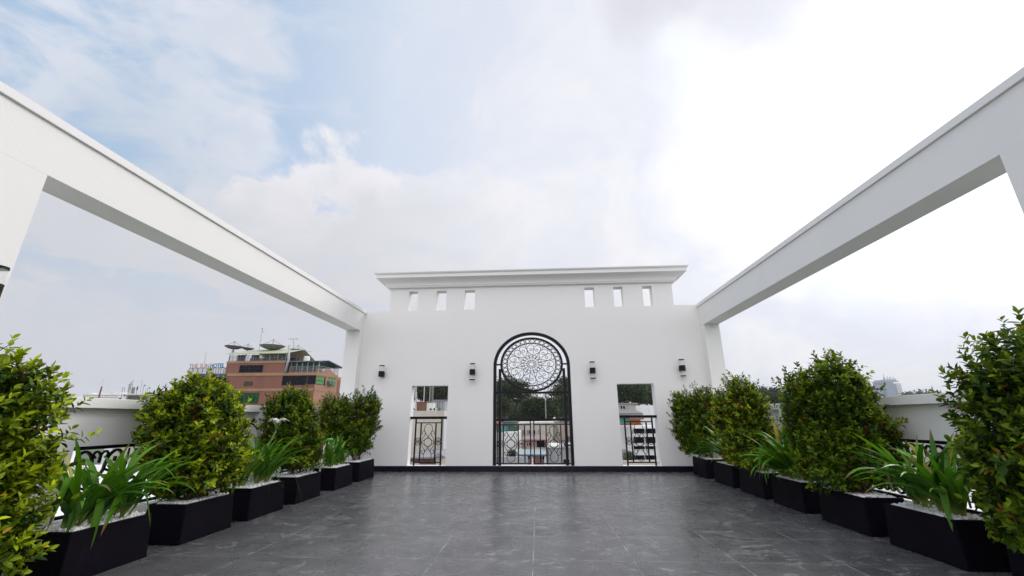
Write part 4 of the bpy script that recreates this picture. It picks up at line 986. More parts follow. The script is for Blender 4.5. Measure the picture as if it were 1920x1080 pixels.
# dishes
def dish(u, v, ru, rise, z_of, label, dyy=2.0, tilt=0.0):
    c = atY(u, v, HY + dyy); R_ = ru * (HY + dyy) / FPX / FW[1] * .92; x, y, z = map(float, c)
    t = thing('satellite_dish', (x, y, z - R_ * .5), label, 'satellite dish', 'mesh satellite dishes on the terracotta building')
    b = MB(); pr = [(R_ * k / 8 + .001, R_ * .34 * (k / 8) ** 2 - R_ * .30) for k in range(9)]
    b.lathe(pr, x, y, 24, z); b.lathe([(a, q - .03) for a, q in pr][::-1], x, y, 24, z)
    for k in range(12): a = k * math.pi / 6; b.tube([(x + q * math.cos(a), y + q * math.sin(a), z + w_ - .03) for q, w_ in pr], .03, 3)
    bo = b.build('bowl', dishm, t, recalc=False)
    if tilt: 
        for v_ in bo.data.vertices: v_.co.z += (v_.co.x) * tilt
    f = MB()
    for k in range(4): a = k * math.pi / 2 + .5; f.tube([(x + R_ * .9 * math.cos(a), y + R_ * .9 * math.sin(a), z + R_ * .04 + R_ * .9 * math.cos(a) * tilt), (x, y, z + R_ * rise)], .032, 4)
    f.cyl(x, y, z + R_ * rise - .05, z + R_ * rise + .12, .07, 8); f.build('feed_support', steel, t)
    f = MB(); f.tube([(x, y, z - R_ * .30), (x, y, z_of)], .09, 6)
    for dd in (-1, 1): f.tube([(x, y, z - R_ * .36), (x + dd * .5, y, z_of)], .035, 4)
    f.build('mount', steel, t)
zr2 = zr - .0
dish(438.5, 650.0, 16.5, .60, ze + .5, 'left end dish of the roof row, with a flat bowl above the green roof', 3.2, -.02)
dish(464, 652.6, 12.6, .60, ze + .5, 'small tilted dish, second from the left above the green roof', 3.6, -.10)
dish(511, 649.2, 23.4, .55, ze + .5, 'largest mesh dish with a deep bowl and four feed struts, on the green roof', 3.2)
dish(558.5, 656.3, 14.2, .6, zc1 + .1, 'dish at the right end of the roof row, beside the white tank', 4.0, -.02)
# antennas
def mast(pts, r, label, extra=None, name='antenna_mast', m=steel, cat='antenna'):
    b = MB(); b.tube(pts, r, 5)
    if extra: extra(b)
    return single(b, name, m, label, cat)
p_ = lambda u, v, dy=3.0: tuple(map(float, atY(u, v, HY + dy)))
mast([p_(485.5, 658), p_(491.8, 617)], .025, 'thin tall mast between two dishes on the green roof', lambda b: (b.tube([p_(491.3, 622), p_(494.6, 622)], .05, 4), b.tube([p_(491.0, 616.5), p_(492.5, 616.5)], .12, 4)))
mast([p_(550.3, 656), p_(550.3, 635)], .03, 'television antenna with a long crossbar above the white tank', lambda b: (b.tube([p_(540.6, 636), p_(558.6, 635)], .025, 4), [b.tube([p_(u, 633.8), p_(u, 637.5)], .02, 4) for u in (542, 545, 548, 553, 556, 558.3)]))
mast([p_(575.3, 672), p_(577.8, 658.5)], .025, 'small television antenna at the right of the dish row', lambda b: (b.tube([p_(573.5, 658.3), p_(585, 659.2)], .022, 4),))
mast([p_(382.8, 683, 1), p_(387.3, 659.5, 1)], .022, 'thin rod antenna above the rooftop letters')

# ---- far left skyline
fb_ = bthing('slab_block', 195, 300, 'long pale slab block far away beyond the left parapet', 'building')
w_ = MB(); pbox(w_, 158, 739.5, 231, 760, 300, 16, -14); w_.build('wall', mat('bright_white_wall', (.8, .8, .79), .7, .03), fb_)
w_ = MB(); pbox(w_, 163, 736.5, 172, 739.4, 303, 5); pbox(w_, 186, 736.2, 226, 739.4, 303, 5); pbox(w_, 205, 735.2, 214, 739.4, 302, .9); w_.build('roof_house', whiteb, fb_)
for r_, v in enumerate((741.2, 744.8, 748.2, 751.8)):
    for k in range(18):
        u = 160 + k * 3.95; w_ = MB(); pbox(w_, u, v - .35, u + 1.9, v + .55, 300, .3, None, -.302); w_.build('window', steel, fb_)
rm = bthing('red_mast', 187.5, 100, 'dark red mast with a thin aerial leaning over the left parapet', 'antenna')
q = lambda u, v, y=100: tuple(map(float, atY(u, v, y)))
w_ = MB(); w_.tube([(q(184, 752)[0] - 2.0, 100, -13.9), q(184.7, 747), q(191, 725)], [.20, .18, .16], 8); w_.build('pole', mat('dark_red_paint', (.22, .012, .035), .5), rm)
w_ = MB(); w_.tube([q(191, 725), q(193.2, 714), q(195, 706.5)], [.07, .06, .03], 5); w_.tube([q(193, 714), q(194.3, 713)], .15, 5); w_.tube([q(190.6, 724.3), q(192.6, 724.2)], .16, 5); w_.build('aerial', mat('white_post', (.6, .62, .6), .5), rm)
ab = bthing('antenna_building', 260, 80, 'low pale roof building crowded with antennas left of the second shrub', 'building')
w_ = MB(); pbox(w_, 237, 740.5, 292, 770, 80, 8, -14); w_.build('wall', cream, ab)
w_ = MB(); pbox(w_, 235.5, 738.4, 292, 740.4, 79.7, 8.6); w_.build('roof', whiteb, ab)
w_ = MB(); pbox(w_, 241.5, 741.8, 245, 752, 80, .2, None, -.21); pbox(w_, 248.5, 742, 261, 752, 80, .2, None, -.21); pbox(w_, 269.5, 743.5, 275, 752, 80, .2, None, -.21); w_.build('window', mat('brown_glass', (.07, .06, .04), .3), ab)
wc = bthing('white_roof_house', 232, 90, 'small bright white roof house beside the antenna building', 'building')
w_ = MB(); pbox(w_, 222.5, 741.5, 239, 770, 90, 6, -14); pbox(w_, 229, 738.6, 238, 741.4, 90, 5); w_.build('wall', mat('bright_white_wall', (.8, .8, .79), .7, .03), wc)
w_ = MB(); pbox(w_, 233.5, 740.2, 235.2, 742.2, 90, .2, None, -.21); pbox(w_, 225, 746, 227, 748, 90, .2, None, -.21); w_.build('window', glass, wc)
al = [(240.5, 719, 738, .05), (243.5, 716, 738, .05), (246.3, 712, 738, .04), (250.5, 726, 738, .16), (248, 727, 738, .13), (263, 712, 738, .025), (267.5, 723, 738, .04), (273, 727, 738, .03), (276, 728, 738, .03), (227.5, 727, 747, .05), (232.5, 727.5, 738.5, .03)]
for k, (u, v0, v1, r_) in enumerate(al):
    lean = 3.2 * (v1 - v0) / 20
    lb = ['lattice aerial at the left of the antenna cluster', 'tall lattice aerial with rods in the antenna cluster', 'thin whip aerial above the lattice aerials', 'thick pale panel aerial on the antenna building', 'short pale panel aerial next to the thick one', 'tallest single whip aerial of the antenna building', 'aerial with a slanting arm near the shrub', 'thin aerial rod just left of the second shrub', 'aerial with a small top bar touching the second shrub', 'pale post with a crossbar on the white roof house', 'thin post right of the crossbar post'][k]
    b = MB(); Yb = 81; b.tube([q(u - .3, v1, Yb), q(u + lean * .9, v0, Yb)], r_, 5)
    if k in (0, 1):
        for j in range(6):
            v = v0 + 2 + j * 2.6; b.tube([q(u + lean * .7 - j * .4 - 1.2, v, Yb), q(u + lean * .7 - j * .4 + 1.4, v + (j % 2) * 1.2 - .6, Yb)], .07, 4)
    if k in (6, 8): b.tube([q(u + 1.6, v0 - 1, Yb), q(u + 6.5, v0 - .6, Yb)], .05, 4); b.tube([q(u + 4.6, v0 - 2, Yb), q(u + 3.9, v0 + 1.4, Yb)], .08, 4)
    if k == 9: b.tube([q(u + 2.8, v0, Yb), q(u + 7.4, v0 - .4, Yb)], .05, 4)
    single(b, 'roof_aerial', steel, lb, 'antenna', 'aerials on the left skyline')
pnl = MB(); pnl.tube([q(255.5, 738, 81), q(256.4, 733, 81)], .04, 4); pnl.tube([q(256.3, 732, 81), q(258.6, 724.5, 81)], .13, 6)
single(pnl, 'roof_aerial', mat('dark_grey_panel', (.07, .07, .08), .5), 'dark cylinder aerial on the antenna building', 'antenna', 'aerials on the left skyline')

# ---- unfinished tower far right
tw = bthing('unfinished_tower', 1668, 1200, 'hazy blue unfinished high rise with a spire above the right parapet', 'tower')
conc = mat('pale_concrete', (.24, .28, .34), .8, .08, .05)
a = atY(1658, 717, 1200); b2 = atY(1682, 745, 1200)
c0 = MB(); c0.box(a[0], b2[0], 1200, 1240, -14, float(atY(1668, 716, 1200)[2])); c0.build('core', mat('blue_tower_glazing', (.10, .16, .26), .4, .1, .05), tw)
fr_ = MB()
for (u0, u1, vt) in ((1647.5, 1657.5, 722), (1682.5, 1694.5, 719)):
    xa, xb = float(atY(u0, 740, 1200)[0]), float(atY(u1, 740, 1200)[0]); zt0 = float(atY(1668, vt, 1200)[2])
    for k in range(24):
        z = zt0 - k * 5.2
        if z < -10: break
        fr_.box(xa, xb - .05 if xb < a[0] else xb, 1201, 1235, z - .8, z)
    for xx in np.linspace(xa + .8, xb - .8, 5):
        for yy in (1201.5, 1218, 1234): fr_.box(xx - .6, xx + .6, yy - .6, yy + .6, -14, zt0)
fr_.build('open_floors', conc, tw)
fr_ = MB(); zt0 = float(atY(1668, 716, 1200)[2])
for k, (u0, u1, h) in enumerate(((1656, 1684, 3), (1659, 1681, 7))):
    fr_.box(float(atY(u0, 716, 1200)[0]), float(atY(u1, 716, 1200)[0]), 1198 + k * 3, 1240 - k * 3, zt0 + .1 + 3.1 * k, zt0 + 3 + 3.1 * k)
fr_.build('crown', conc, tw)
fr_ = MB()
for k in range(9):
    u = 1656 + k * 2.9; x = float(atY(u, 712, 1200)[0]); fr_.box(x - .4, x + .4, 1199, 1200, zt0 + 3, zt0 + 12 - abs(k - 4) * .8 + (k % 2) * 3)
fr_.tube([(float(atY(1667, 712, 1200)[0]), 1215, zt0 + 6), (float(atY(1664.5, 700, 1200)[0]), 1215, float(atY(1664.5, 699.5, 1200)[2]))], [1.8, .3], 5)
fr_.build('spire', conc, tw)

# ---- trees
TG = [np.array([.045, .075, .022]), np.array([.022, .040, .014]), np.array([.085, .115, .035])]
def tree(u, vt, Y, hw, thick, label, seed, n=9000, leaf=.34, clump=1.0, trunk=True, lobes_n=7, vb=790, dark=1.0, surf=.45):
    r = np.random.default_rng(seed); k = Y / FPX / FW[1]
    top = atY(u, vt, Y); R_ = hw * k; Tz = thick * k; x, z = float(top[0]), float(top[2])
    t = thing('tree', (x, Y, -14), label, 'tree', 'trees standing behind the houses')
    lobes = []
    for j in range(lobes_n):
        a = r.uniform(0, 6.28); q_ = r.uniform(.2, .68); rr_ = r.uniform(.34, .50)
        lobes.append((x + R_ * q_ * math.cos(a), Y + R_ * .8 * q_ * math.sin(a), z - Tz * (.32 + .40 * q_ * r.uniform(.6, 1.2)), R_ * rr_, R_ * rr_, Tz * r.uniform(.26, .38)))
    lobes.append((x, Y, z - Tz * .30, R_ * .48, R_ * .48, Tz * .31))
    nc = int(90 * clump); cp, cn_, _ = crown_points(lobes, nc, .45, seed)
    nc = len(cp); per = n // nc
    ii = np.repeat(np.arange(nc), per); cs = r.uniform(.5, 1.25, nc) * R_ * .17
    p = cp[ii] + r.normal(size=(len(ii), 3)) * (cs[ii, None] * np.array([1, 1, .55]))
    dv = unit(r.normal(size=(len(ii), 3)) + np.array([0, 0, -.1])); nv = unit(r.normal(size=(len(ii), 3)) * .6 + np.array([0, 0, 1]))
    L_ = leaf * r.uniform(.6, 1.3, len(ii))
    V, F = leaf_mesh(p - BASE[t.name], dv, nv, L_, L_ * .6)
    cm = r.random(nc)[ii, None]; c = TG[1] * (1 - cm) + TG[0] * cm; c = np.where(cm > .72, TG[2] * .8 + c * .2, c) * r.uniform(.7, 1.3, (len(ii), 1)) * dark
    raw_mesh('crown', V, F, tree_m, (0, 0, 0), False, np.repeat(c, 6, 0), t)
    w = MB(); zf = z - Tz * 1.15; rt_ = max(.22, R_ * .05)
    w.tube([(x, Y, -13.95), (x + .2, Y, (zf - 14) / 2), (x, Y, zf - 1.5)], [rt_ * 1.3, rt_, rt_ * .85], 8)
    for l in lobes:
        m1 = np.array([x, Y, zf - 1.5]); m3 = np.array(l[:3]); m2 = m1 * .45 + m3 * .55 + np.array([0, 0, -Tz * .05]) + r.normal(size=3) * R_ * .04
        w.tube(catmull([m1, m2, m3], 4), np.linspace(rt_ * .6, rt_ * .12, 9), 5)
        for _ in range(5):
            j = r.integers(nc); e_ = cp[j]
            if np.linalg.norm(e_ - m3) < R_ * .6: w.tube([m2 * .5 + m3 * .5, (m3 + e_) / 2 + r.normal(size=3) * .2, e_], [rt_ * .22, rt_ * .14, rt_ * .05], 4)
    w.build('trunk', bark2, t, smooth=True, recalc=False)
tree(790, 716, 84, 46, 36, 'dark tree behind the sheds in the left rectangular opening', 31, 9000, .36)
tree(828, 722, 76, 30, 30, 'bushy tree right behind the grey shed in the left opening', 32, 6000, .34)
tree(742, 700, 95, 50, 45, 'broad tree mostly hidden by the end wall, left of the left opening', 33, 5000, .4)
tree(950, 711, 82, 36, 42, 'wide umbrella shaped tree with bare dark limbs behind the arched screen', 34, 8500, .34, .8, lobes_n=9)
tree(1004, 746, 66, 36, 44, 'dense low dark tree in the middle of the arched screen', 35, 12000, .30, 1.3, dark=.6)
tree(1062, 704, 88, 30, 70, 'tall loose tree at the right of the arched screen', 36, 9500, .36, 1.0, lobes_n=10)
tree(965, 752, 110, 60, 46, 'long low tree line far behind the umbrella tree', 46, 9000, .5, 1.4)
tree(1030, 748, 112, 60, 50, 'far dark tree behind the floodlight pole', 47, 8000, .5, 1.4)
tree(935, 742, 72, 26, 40, 'low tree at the lower left of the arched screen', 37, 5000, .30)
tree(1078, 728, 74, 30, 56, 'dark tree at the lower right of the arched screen', 38, 7500, .32)
tree(1178, 712, 80, 40, 50, 'full green tree in the right rectangular opening', 39, 10000, .34, 1.2)
tree(1216, 712, 92, 32, 50, 'loose tree with sky gaps at the right of the right opening', 40, 5500, .36, .7)
tree(1385, 716, 120, 34, 48, 'hazy tree next to the right beam pier', 41, 7000, .5)
tree(1440, 724, 125, 42, 50, 'grey green tree above the right parapet', 42, 9000, .5, 1.2)
tree(1305, 720, 110, 45, 50, 'tree hidden by the far right shrubs', 43, 3000, .6)
tree(1700, 736, 420, 14, 22, 'tiny left one of two far treetops on the right parapet', 44, 1500, 2.0)
tree(1730, 733, 420, 22, 24, 'tiny wider one of two far treetops on the right parapet', 45, 2000, 2.0)

# ---- houses seen through the openings
def house(name, spec, Y, dep, m, label, roofm=None, wins=(), cat='house', extra=None, base=-14, winm=None):
    u0, v0, u1 = spec; t = bthing(name, (u0 + u1) / 2, Y, label, cat)
    w = MB(); pbox(w, u0, v0, u1, v0 + 5, Y, dep, base + .01); w.build('wall', m, t)
    a = atY(u0, v0, Y); b = atY(u1, v0, Y)
    if roofm is not None:
        w = MB(); w.box(float(a[0]) - .12, float(b[0]) + .12, Y - .12, Y + dep + .12, float(a[2]) + .001, float(a[2]) + .14); w.build('roof', roofm, t)
    for (wu0, wv0, wu1, wv1) in wins:
        f = MB(); A = atY(wu0, wv0, Y); Bq = atY(wu1, wv1, Y); x0_, x1_, z1_, z0_ = float(A[0]), float(Bq[0]), float(A[2]), float(Bq[2]); fw = .06
        f.box(x0_ - fw, x1_ + fw, Y - .09, Y - .001, z0_ - fw, z0_); f.box(x0_ - fw, x1_ + fw, Y - .07, Y - .001, z1_, z1_ + fw)
        f.box(x0_ - fw, x0_, Y - .07, Y - .001, z0_ + .001, z1_ - .001); f.box(x1_, x1_ + fw, Y - .07, Y - .001, z0_ + .001, z1_ - .001)
        xm = (x0_ + x1_) / 2; f.box(xm - .03, xm + .03, Y - .05, Y - .012, z0_ + .001, z1_ - .001)
        fo = f.build('window', mat('pale_window_frame', (.45, .45, .45), .5), t)
        p = MB(); p.box(x0_, x1_, Y - .01, Y - .002, z0_, z1_); p.build('pane', winm or glass, fo)
    if extra: extra(t)
    return t
# arched opening
house('town_house', (973, 794, 1037), 46, 9, cream, 'cream house with small square windows behind the pink house', whiteb, [(979.5, 806, 982.5, 813.5), (989, 806.5, 993.5, 813.5), (999.5, 807, 1003.5, 814), (1009.5, 805.5, 1012.5, 811)])
house('town_house', (1037.5, 796, 1076), 50, 9, cream2, 'beige house with a dark roof railing at the right of the arch', None, [(1064.5, 818, 1069, 828), (1036.9 + 2, 818, 1041.5, 823)],
      extra=lambda t: fence_run((float(atY(1037.5, 800, 50)[0]), 50.1), (float(atY(1076, 800, 50)[0]), 50.1), float(atY(1050, 796, 50)[2]) + .001, float(atY(1050, 791, 50)[2]), 'roof_railing', t, 6, steel))
def pinkx(t):
    Y = 36
    w = MB(); pbox(w, 1006.8, 825.5, 1021, 838.5, Y, .05, None, -.052); w.build('balcony_shade_sheet', glass, t)  # flat dark sheet on the wall stands in for shade in the balcony
    w = MB()
    for k in range(10): u = 1007.2 + k * 1.45; pbox(w, u, 826, u + .35, 838.4, Y, .05, None, -.12)
    w.build('balcony_grille', mat('rust_red_iron', (.25, .04, .03), .6), t)
    w = MB(); pbox(w, 988, 838.6, 1025.6, 843, Y, .7, None, -.72); w.build('balcony', cream2, t)
    w = MB(); n_ = 22; a = atY(980, 824, Y); b = atY(1027, 824, Y)
    for k in range(n_):
        xa = float(a[0]) + (float(b[0]) - float(a[0])) * k / n_; w.tube([(xa + .06, Y - .45, float(a[2]) - .02), (xa + .06, Y + 2.2, float(a[2]) + .16)], .06, 5)
    w.build('corrugated_roof', mat('dusty_pink_roof', (.28, .20, .20), .7, .2), t)
house('pink_house', (981.5, 823.6, 1025.5), 36, 5, pinkm, 'pink house with a barred balcony behind the pale blue awning', None, [(988, 830.5, 994, 835.5), (999.8, 831, 1002.5, 837), (988, 854, 1000.5, 861.5), (1011.5, 854, 1021, 862)], extra=pinkx)
t = bthing('awning', 995, 32, 'long pale blue sheet awning in front of the pink house', 'awning')
a = atY(970, 853, 32); b = atY(1024.5, 853, 32); zt_ = float(atY(995, 844.5, 34)[2])
w = MB(); w.hexa([(float(a[0]), 31.9, float(a[2])), (float(b[0]), 31.9, float(a[2])), (float(b[0]), 34.5, zt_), (float(a[0]) - .3, 34.5, zt_), (float(a[0]), 31.9, float(a[2]) + .06), (float(b[0]), 31.9, float(a[2]) + .06), (float(b[0]), 34.5, zt_ + .06), (float(a[0]) - .3, 34.5, zt_ + .06)]); w.build('sheet', blueaw, t)
w = MB(); w.box(float(a[0]), float(b[0]), 31.84, 31.89, float(a[2]) - .06, float(a[2]) + .01); w.build('blue_edge', mat('blue_edge_strip', (.06, .10, .20), .5), t)
w = MB()
for k in (0.04, .5, .97): xx = float(a[0]) * (1 - k) + float(b[0]) * k; w.box(xx - .09, xx + .09, 32, 32.18, -13.99, float(a[2]) - .002)
w.build('post', whiteb, t)
house('white_building', (943.5, 810.5, 971.5), 38, 8, whiteb, 'blank white wall house at the left of the arch', None, [], extra=lambda t: None)
house('white_building', (920, 811, 943.2), 40, 7, whiteb, 'white house with a teal roof fence at the left edge of the arch', None, [(928, 829, 930.5, 838)], winm=mat('blue_pane', (.04, .10, .22), .3),
      extra=lambda t: fence_run((float(atY(920, 805, 40)[0]), 40.1), (float(atY(952, 805, 40)[0]), 40.1), float(atY(935, 811, 40)[2]) + .001, float(atY(935, 800, 40)[2]), 'roof_fence', t, 16, mat('teal_paint', (.07, .26, .24), .5), .045))
w = MB(); c_ = atY(957.5, 811, 41); w.lathe([(.001, 0), (.75, 0), (.8, .5), (.7, .95), (.001, 1.1)], float(c_[0]), 41, 14, float(c_[2]) + .02)
single(w, 'water_tank', mat('dark_green_tank', (.03, .07, .05), .5), 'dark green tank on top of the blank white wall house', 'water tank')
def gable(name, u0, u1, vt, vb, Y, dep, m, label, cat='roof'):
    a = atY(u0, vb, Y); b = atY(u1, vb, Y); zt = float(atY((u0 + u1) / 2, vt, Y)[2]); xm = (float(a[0]) + float(b[0])) / 2; zb = float(a[2])
    t = thing(name, (xm, Y, -14), label, cat)
    w = MB(); w.box(float(a[0]) + .15, float(b[0]) - .15, Y + .1, Y + dep, -13.99, zb - .001); w.build('wall', cream2, t)
    w = MB(); w.prism([(float(a[0]), zb), (float(b[0]), zb), (xm, zt)], Y - .1, Y + dep); w.build('roof', m, t); return t
gable('gabled_house', 966, 981, 790, 797, 52, 7, redroof, 'small red gable roof left of the cream house', 'house')
gable('gabled_house', 922, 938, 790, 797.5, 55, 7, redroof, 'red roof at the far left of the arch behind the teal fence', 'house')
for (u0, u1, vt, vb, lab) in ((974, 981, 789, 794.5, 'tiny cream pyramid roof behind the cream house'), (1034.5, 1045, 781.5, 786.5, 'cream pyramid roof on a turret below the dark tree')):
    a = atY(u0, vb, 56); b = atY(u1, vb, 56); r_ = (float(b[0]) - float(a[0])) / 2; xm = float(a[0]) + r_; zb = float(a[2]); t = thing('turret', (xm, 56 + r_, -14), lab, 'tower')
    w = MB(); w.box(xm - r_ * .85, xm + r_ * .85, 56 + r_ * .15, 56 + r_ * 1.85, -13.99, zb - .001); w.build('wall', cream, t)
    w = MB(); w.add([(xm - r_, 56, zb), (xm + r_, 56, zb), (xm + r_, 56 + 2 * r_, zb), (xm - r_, 56 + 2 * r_, zb), (xm, 56 + r_, zb + r_ * .9)], [(3, 2, 1, 0), (0, 1, 4), (1, 2, 4), (2, 3, 4), (3, 0, 4)]); w.build('roof', mat('cream_roof', (.62, .56, .42), .7), t)
house('white_building', (1003, 790, 1050), 60, 8, cream, 'long cream roof slab house behind the cream house', None, [(1010, 791.2, 1014, 793), (1030, 791.2, 1034, 793)])
def sgn(t):
    w = MB(); pbox(w, 1056.5, 831.5, 1071, 838, 33.8, .05); so_ = w.build('sign', mat('white_sign', (.75, .75, .74), .5), t)
    a = atY(1058, 837.2, 33.75); text('C', .42, float(a[0]), 33.78, float(a[2]), mat('black_letter', (.02, .02, .02), .5), 'lettering', so_, .02, .22, .01)
    a = atY(1064, 836.6, 33.75); text('com', .26, float(a[0]), 33.78, float(a[2]), mat('black_letter', (.02, .02, .02), .5), 'lettering', so_, .015, .26, .01)
house('grey_building', (1028, 839.5, 1079), 34, 4, greyb, 'plain grey wall with a white sign at the lower right of the arch', whiteb, [(1056, 861, 1068, 868)], extra=sgn)
w = MB(); w.box(float(atY(925, 870, 30)[0]), float(atY(990, 870, 30)[0]), 30, 30.25, -13.99, float(atY(950, 857, 30)[2])); single(w, 'yard_wall', greyb, 'grey yard wall along the bottom left of the arch', 'wall')
def bush(u, v, Y, rpx, label, seed, dark=1.0, n=1800):
    r = np.random.default_rng(seed); c = atY(u, v, Y); k = Y / FPX / FW[1]; R_ = rpx * k; x, y, z = map(float, c)
    t = thing('garden_tree', (x, y, -14), label, 'tree')
    p, nn, _ = crown_points([(x, y, z, R_, R_, R_ * .9), (x + R_ * .4, y, z + R_ * .35, R_ * .6, R_ * .6, R_ * .6)], n, .3, seed); n = len(p)
    p = p + r.normal(size=p.shape) * R_ * .08
    V, F = leaf_mesh(p - BASE[t.name], unit(r.normal(size=(n, 3))), unit(r.normal(size=(n, 3)) + nn), np.full(n, R_ * .14), np.full(n, R_ * .08))
    cc = TG[1] + (TG[0] - TG[1]) * r.random((n, 1)); raw_mesh('crown', V, F, tree_m, (0, 0, 0), False, np.repeat(cc * dark, 6, 0), t)
    w = MB(); w.tube([(x, y, -13.9), (x, y, z - R_ * .3)], [.16, .07], 6)
    for j in range(12): w.tube([(x, y, z - R_ * .8), tuple(p[j])], [.05, .015], 4)
    w.build('trunk', bark2, t)
bush(959, 852, 34, 8, 'grey leafless looking bush against the blank white wall', 51, 1.0)
bush(959, 803, 47, 8, 'dark treetop behind the green tank in the arch', 52, .8)
pl = bthing('floodlight_pole', 1022.5, 58, 'tall grey floodlight pole in front of the trees at right of the arch', 'lamp post')
w = MB(); w.tube([q(1022.5, 792, 58)[:2] + (-13.9,), q(1022.5, 739, 58)], [.16, .09], 8); w.build('pole', steel, pl)
w = MB()
for u, v in ((1019.6, 741), (1024.8, 741), (1022.8, 748.5)): pbox(w, u - 1.1, v - 2, u + 1.1, v + 2, 57.6, .4)
w.build('floodlight', mat('pale_lamp_housing', (.5, .5, .5), .4), pl)

# left opening
house('town_house', (768, 770.5, 833), 30, 9, cream, 'big blank cream wall filling the left opening', None, [], extra=lambda t: None)
house('white_building', (833.4, 771, 842), 29.5, 9, whiteb, 'narrow bright white wall at the right side of the left opening', None, [])
zt30 = float(atY(800, 770.5, 30)[2])
t = thing('roof_shed', (float(atY(788, 765, 31)[0]), 32, zt30), 'rusty red box shed on top of the cream wall', 'shed')
w = MB(); a = atY(780.5, 755, 31); b = atY(799.5, 768, 31); w.box(a[0], b[0], 31, 33.5, zt30 + .01, float(a[2])); w.build('wall', brownm, t)
w = MB(); w.box(float(b[0]) + .001, float(b[0]) + .5, 31.02, 33.5, zt30 + .01, float(a[2]) - .02); w.build('white_side', whiteb, t)
w = MB(); w.box(float(a[0]) - .05, float(b[0]) + .02, 30.95, 33.6, float(a[2]) + .001, float(a[2]) + .06); w.build('roof', redroof, t)
t = thing('roof_shed', (float(atY(823, 765, 32)[0]), 33.5, zt30), 'grey steel shed with double doors on top of the cream wall', 'shed')
w = MB(); a = atY(812.5, 751.5, 32); b = atY(834.5, 768, 32); w.box(a[0], b[0], 32, 35, zt30 + .01, float(a[2])); w.build('wall', mat('grey_shed', (.33, .34, .35), .6, .1, 2), t)
w = MB(); w.box(float(a[0]) - .06, float(b[0]) + .06, 31.9, 35.1, float(a[2]) + .001, float(a[2]) + .07); w.build('roof', steel, t)
w = MB()
for u in (816.5, 820.5, 824, 829.5): pbox(w, u, 753.5, u + .5, 768.5, 32, .04, None, -.042)
w.build('door_joint', steel, t)
t = thing('air_conditioner', (float(atY(810.5, 768, 30.6)[0]), 30.8, zt30), 'white air conditioner unit between the two roof sheds', 'air conditioner')
w = MB(); pbox(w, 805.3, 764.8, 817, 769.6, 30.6, .5, zt30 + .01); w.build('case', mat('white_enamel2', (.6, .6, .6), .4), t)
w = MB(); c_ = atY(811, 767.3, 30.6)
for s_ in (-.13, .13): w.tube([(float(c_[0]) + s_, 30.59, float(c_[2])), (float(c_[0]) + s_, 30.57, float(c_[2]))], .07, 10)
w.build('fan_grille', glass, t)
w = MB(); pbox(w, 822, 765, 825, 769.6, 30.8, .3, zt30 + .01); pbox(w, 822.6, 763.6, 824.2, 765, 30.85, .2); single(w, 'garden_cart', mat('teal_plastic', (.03, .14, .12), .5), 'dark teal bin in front of the grey steel shed', 'bin')
w = MB(); w.tube([q(779.8, 771, 30.5)[:2] + (zt30 + .02,), q(779.9, 722, 30.5)], .05, 6); w.tube([q(779.9, 722, 30.5), q(779.9, 712, 30.5)], .03, 5); w.tube([q(779.8, 746, 30.5), q(780, 735, 30.5)], .08, 6)
single(w, 'lamp_post', mat('pale_post', (.42, .42, .42), .5), 'pale round pole at the left side of the left opening', 'pole')
w = MB()
for dx in (-.16, .16):
    w.tube([(q(789, 756, 31)[0] + dx, 34, zt30), (q(791, 715, 31)[0] + dx * .7, 34, float(atY(791, 715, 34)[2]))], .022, 4)
zt34 = float(atY(791, 715, 34)[2])
for k in range(16):
    z = zt30 + (zt34 - zt30) * k / 16; x = q(789, 756, 31)[0] + (q(791, 715, 31)[0] - q(789, 756, 31)[0]) * k / 16; w.tube([(x - .15, 34, z), (x + .15, 34, z + (zt34 - zt30) / 16)], .018, 4)
single(w, 'lattice_mast', mat('pale_post', (.42, .42, .42), .5), 'leaning white lattice mast behind the red box shed', 'antenna')
w = MB(); w.tube([q(794.5, 756, 33), q(796.5, 712, 33)], .04, 5); single(w, 'lamp_post', mat('pale_post', (.42, .42, .42), .5), 'thin pale pole right of the lattice mast', 'pole')
t = bthing('low_house', 795, 26, 'grey corrugated roof on a rusty brown wall at the bottom of the left opening', 'house')
a = atY(764, 859, 26); b = atY(814, 859, 26); zh = float(atY(790, 848, 28)[2])
w = MB(); w.box(a[0], b[0], 26, 29, -13.99, float(a[2]) - .001); w.build('wall', brownm, t)
w = MB(); w.hexa([(float(a[0]), 25.7, float(a[2])), (float(b[0]), 25.7, float(a[2])), (float(b[0]), 29.5, zh), (float(a[0]), 29.5, zh), (float(a[0]), 25.7, float(a[2]) + .08), (float(b[0]), 25.7, float(a[2]) + .08), (float(b[0]), 29.5, zh + .08), (float(a[0]), 29.5, zh + .08)]); w.build('roof', greyroof, t)
w = MB(); pbox(w, 770, 866, 786, 880, 26, .05, None, -.052); w.build('window', mat('pale_window_frame', (.45, .45, .45), .5), t)
gable('gabled_house', 812, 834, 847.5, 856, 24, 4, greyroof, 'small cream gable house with a grey roof in the left opening corner', 'house')

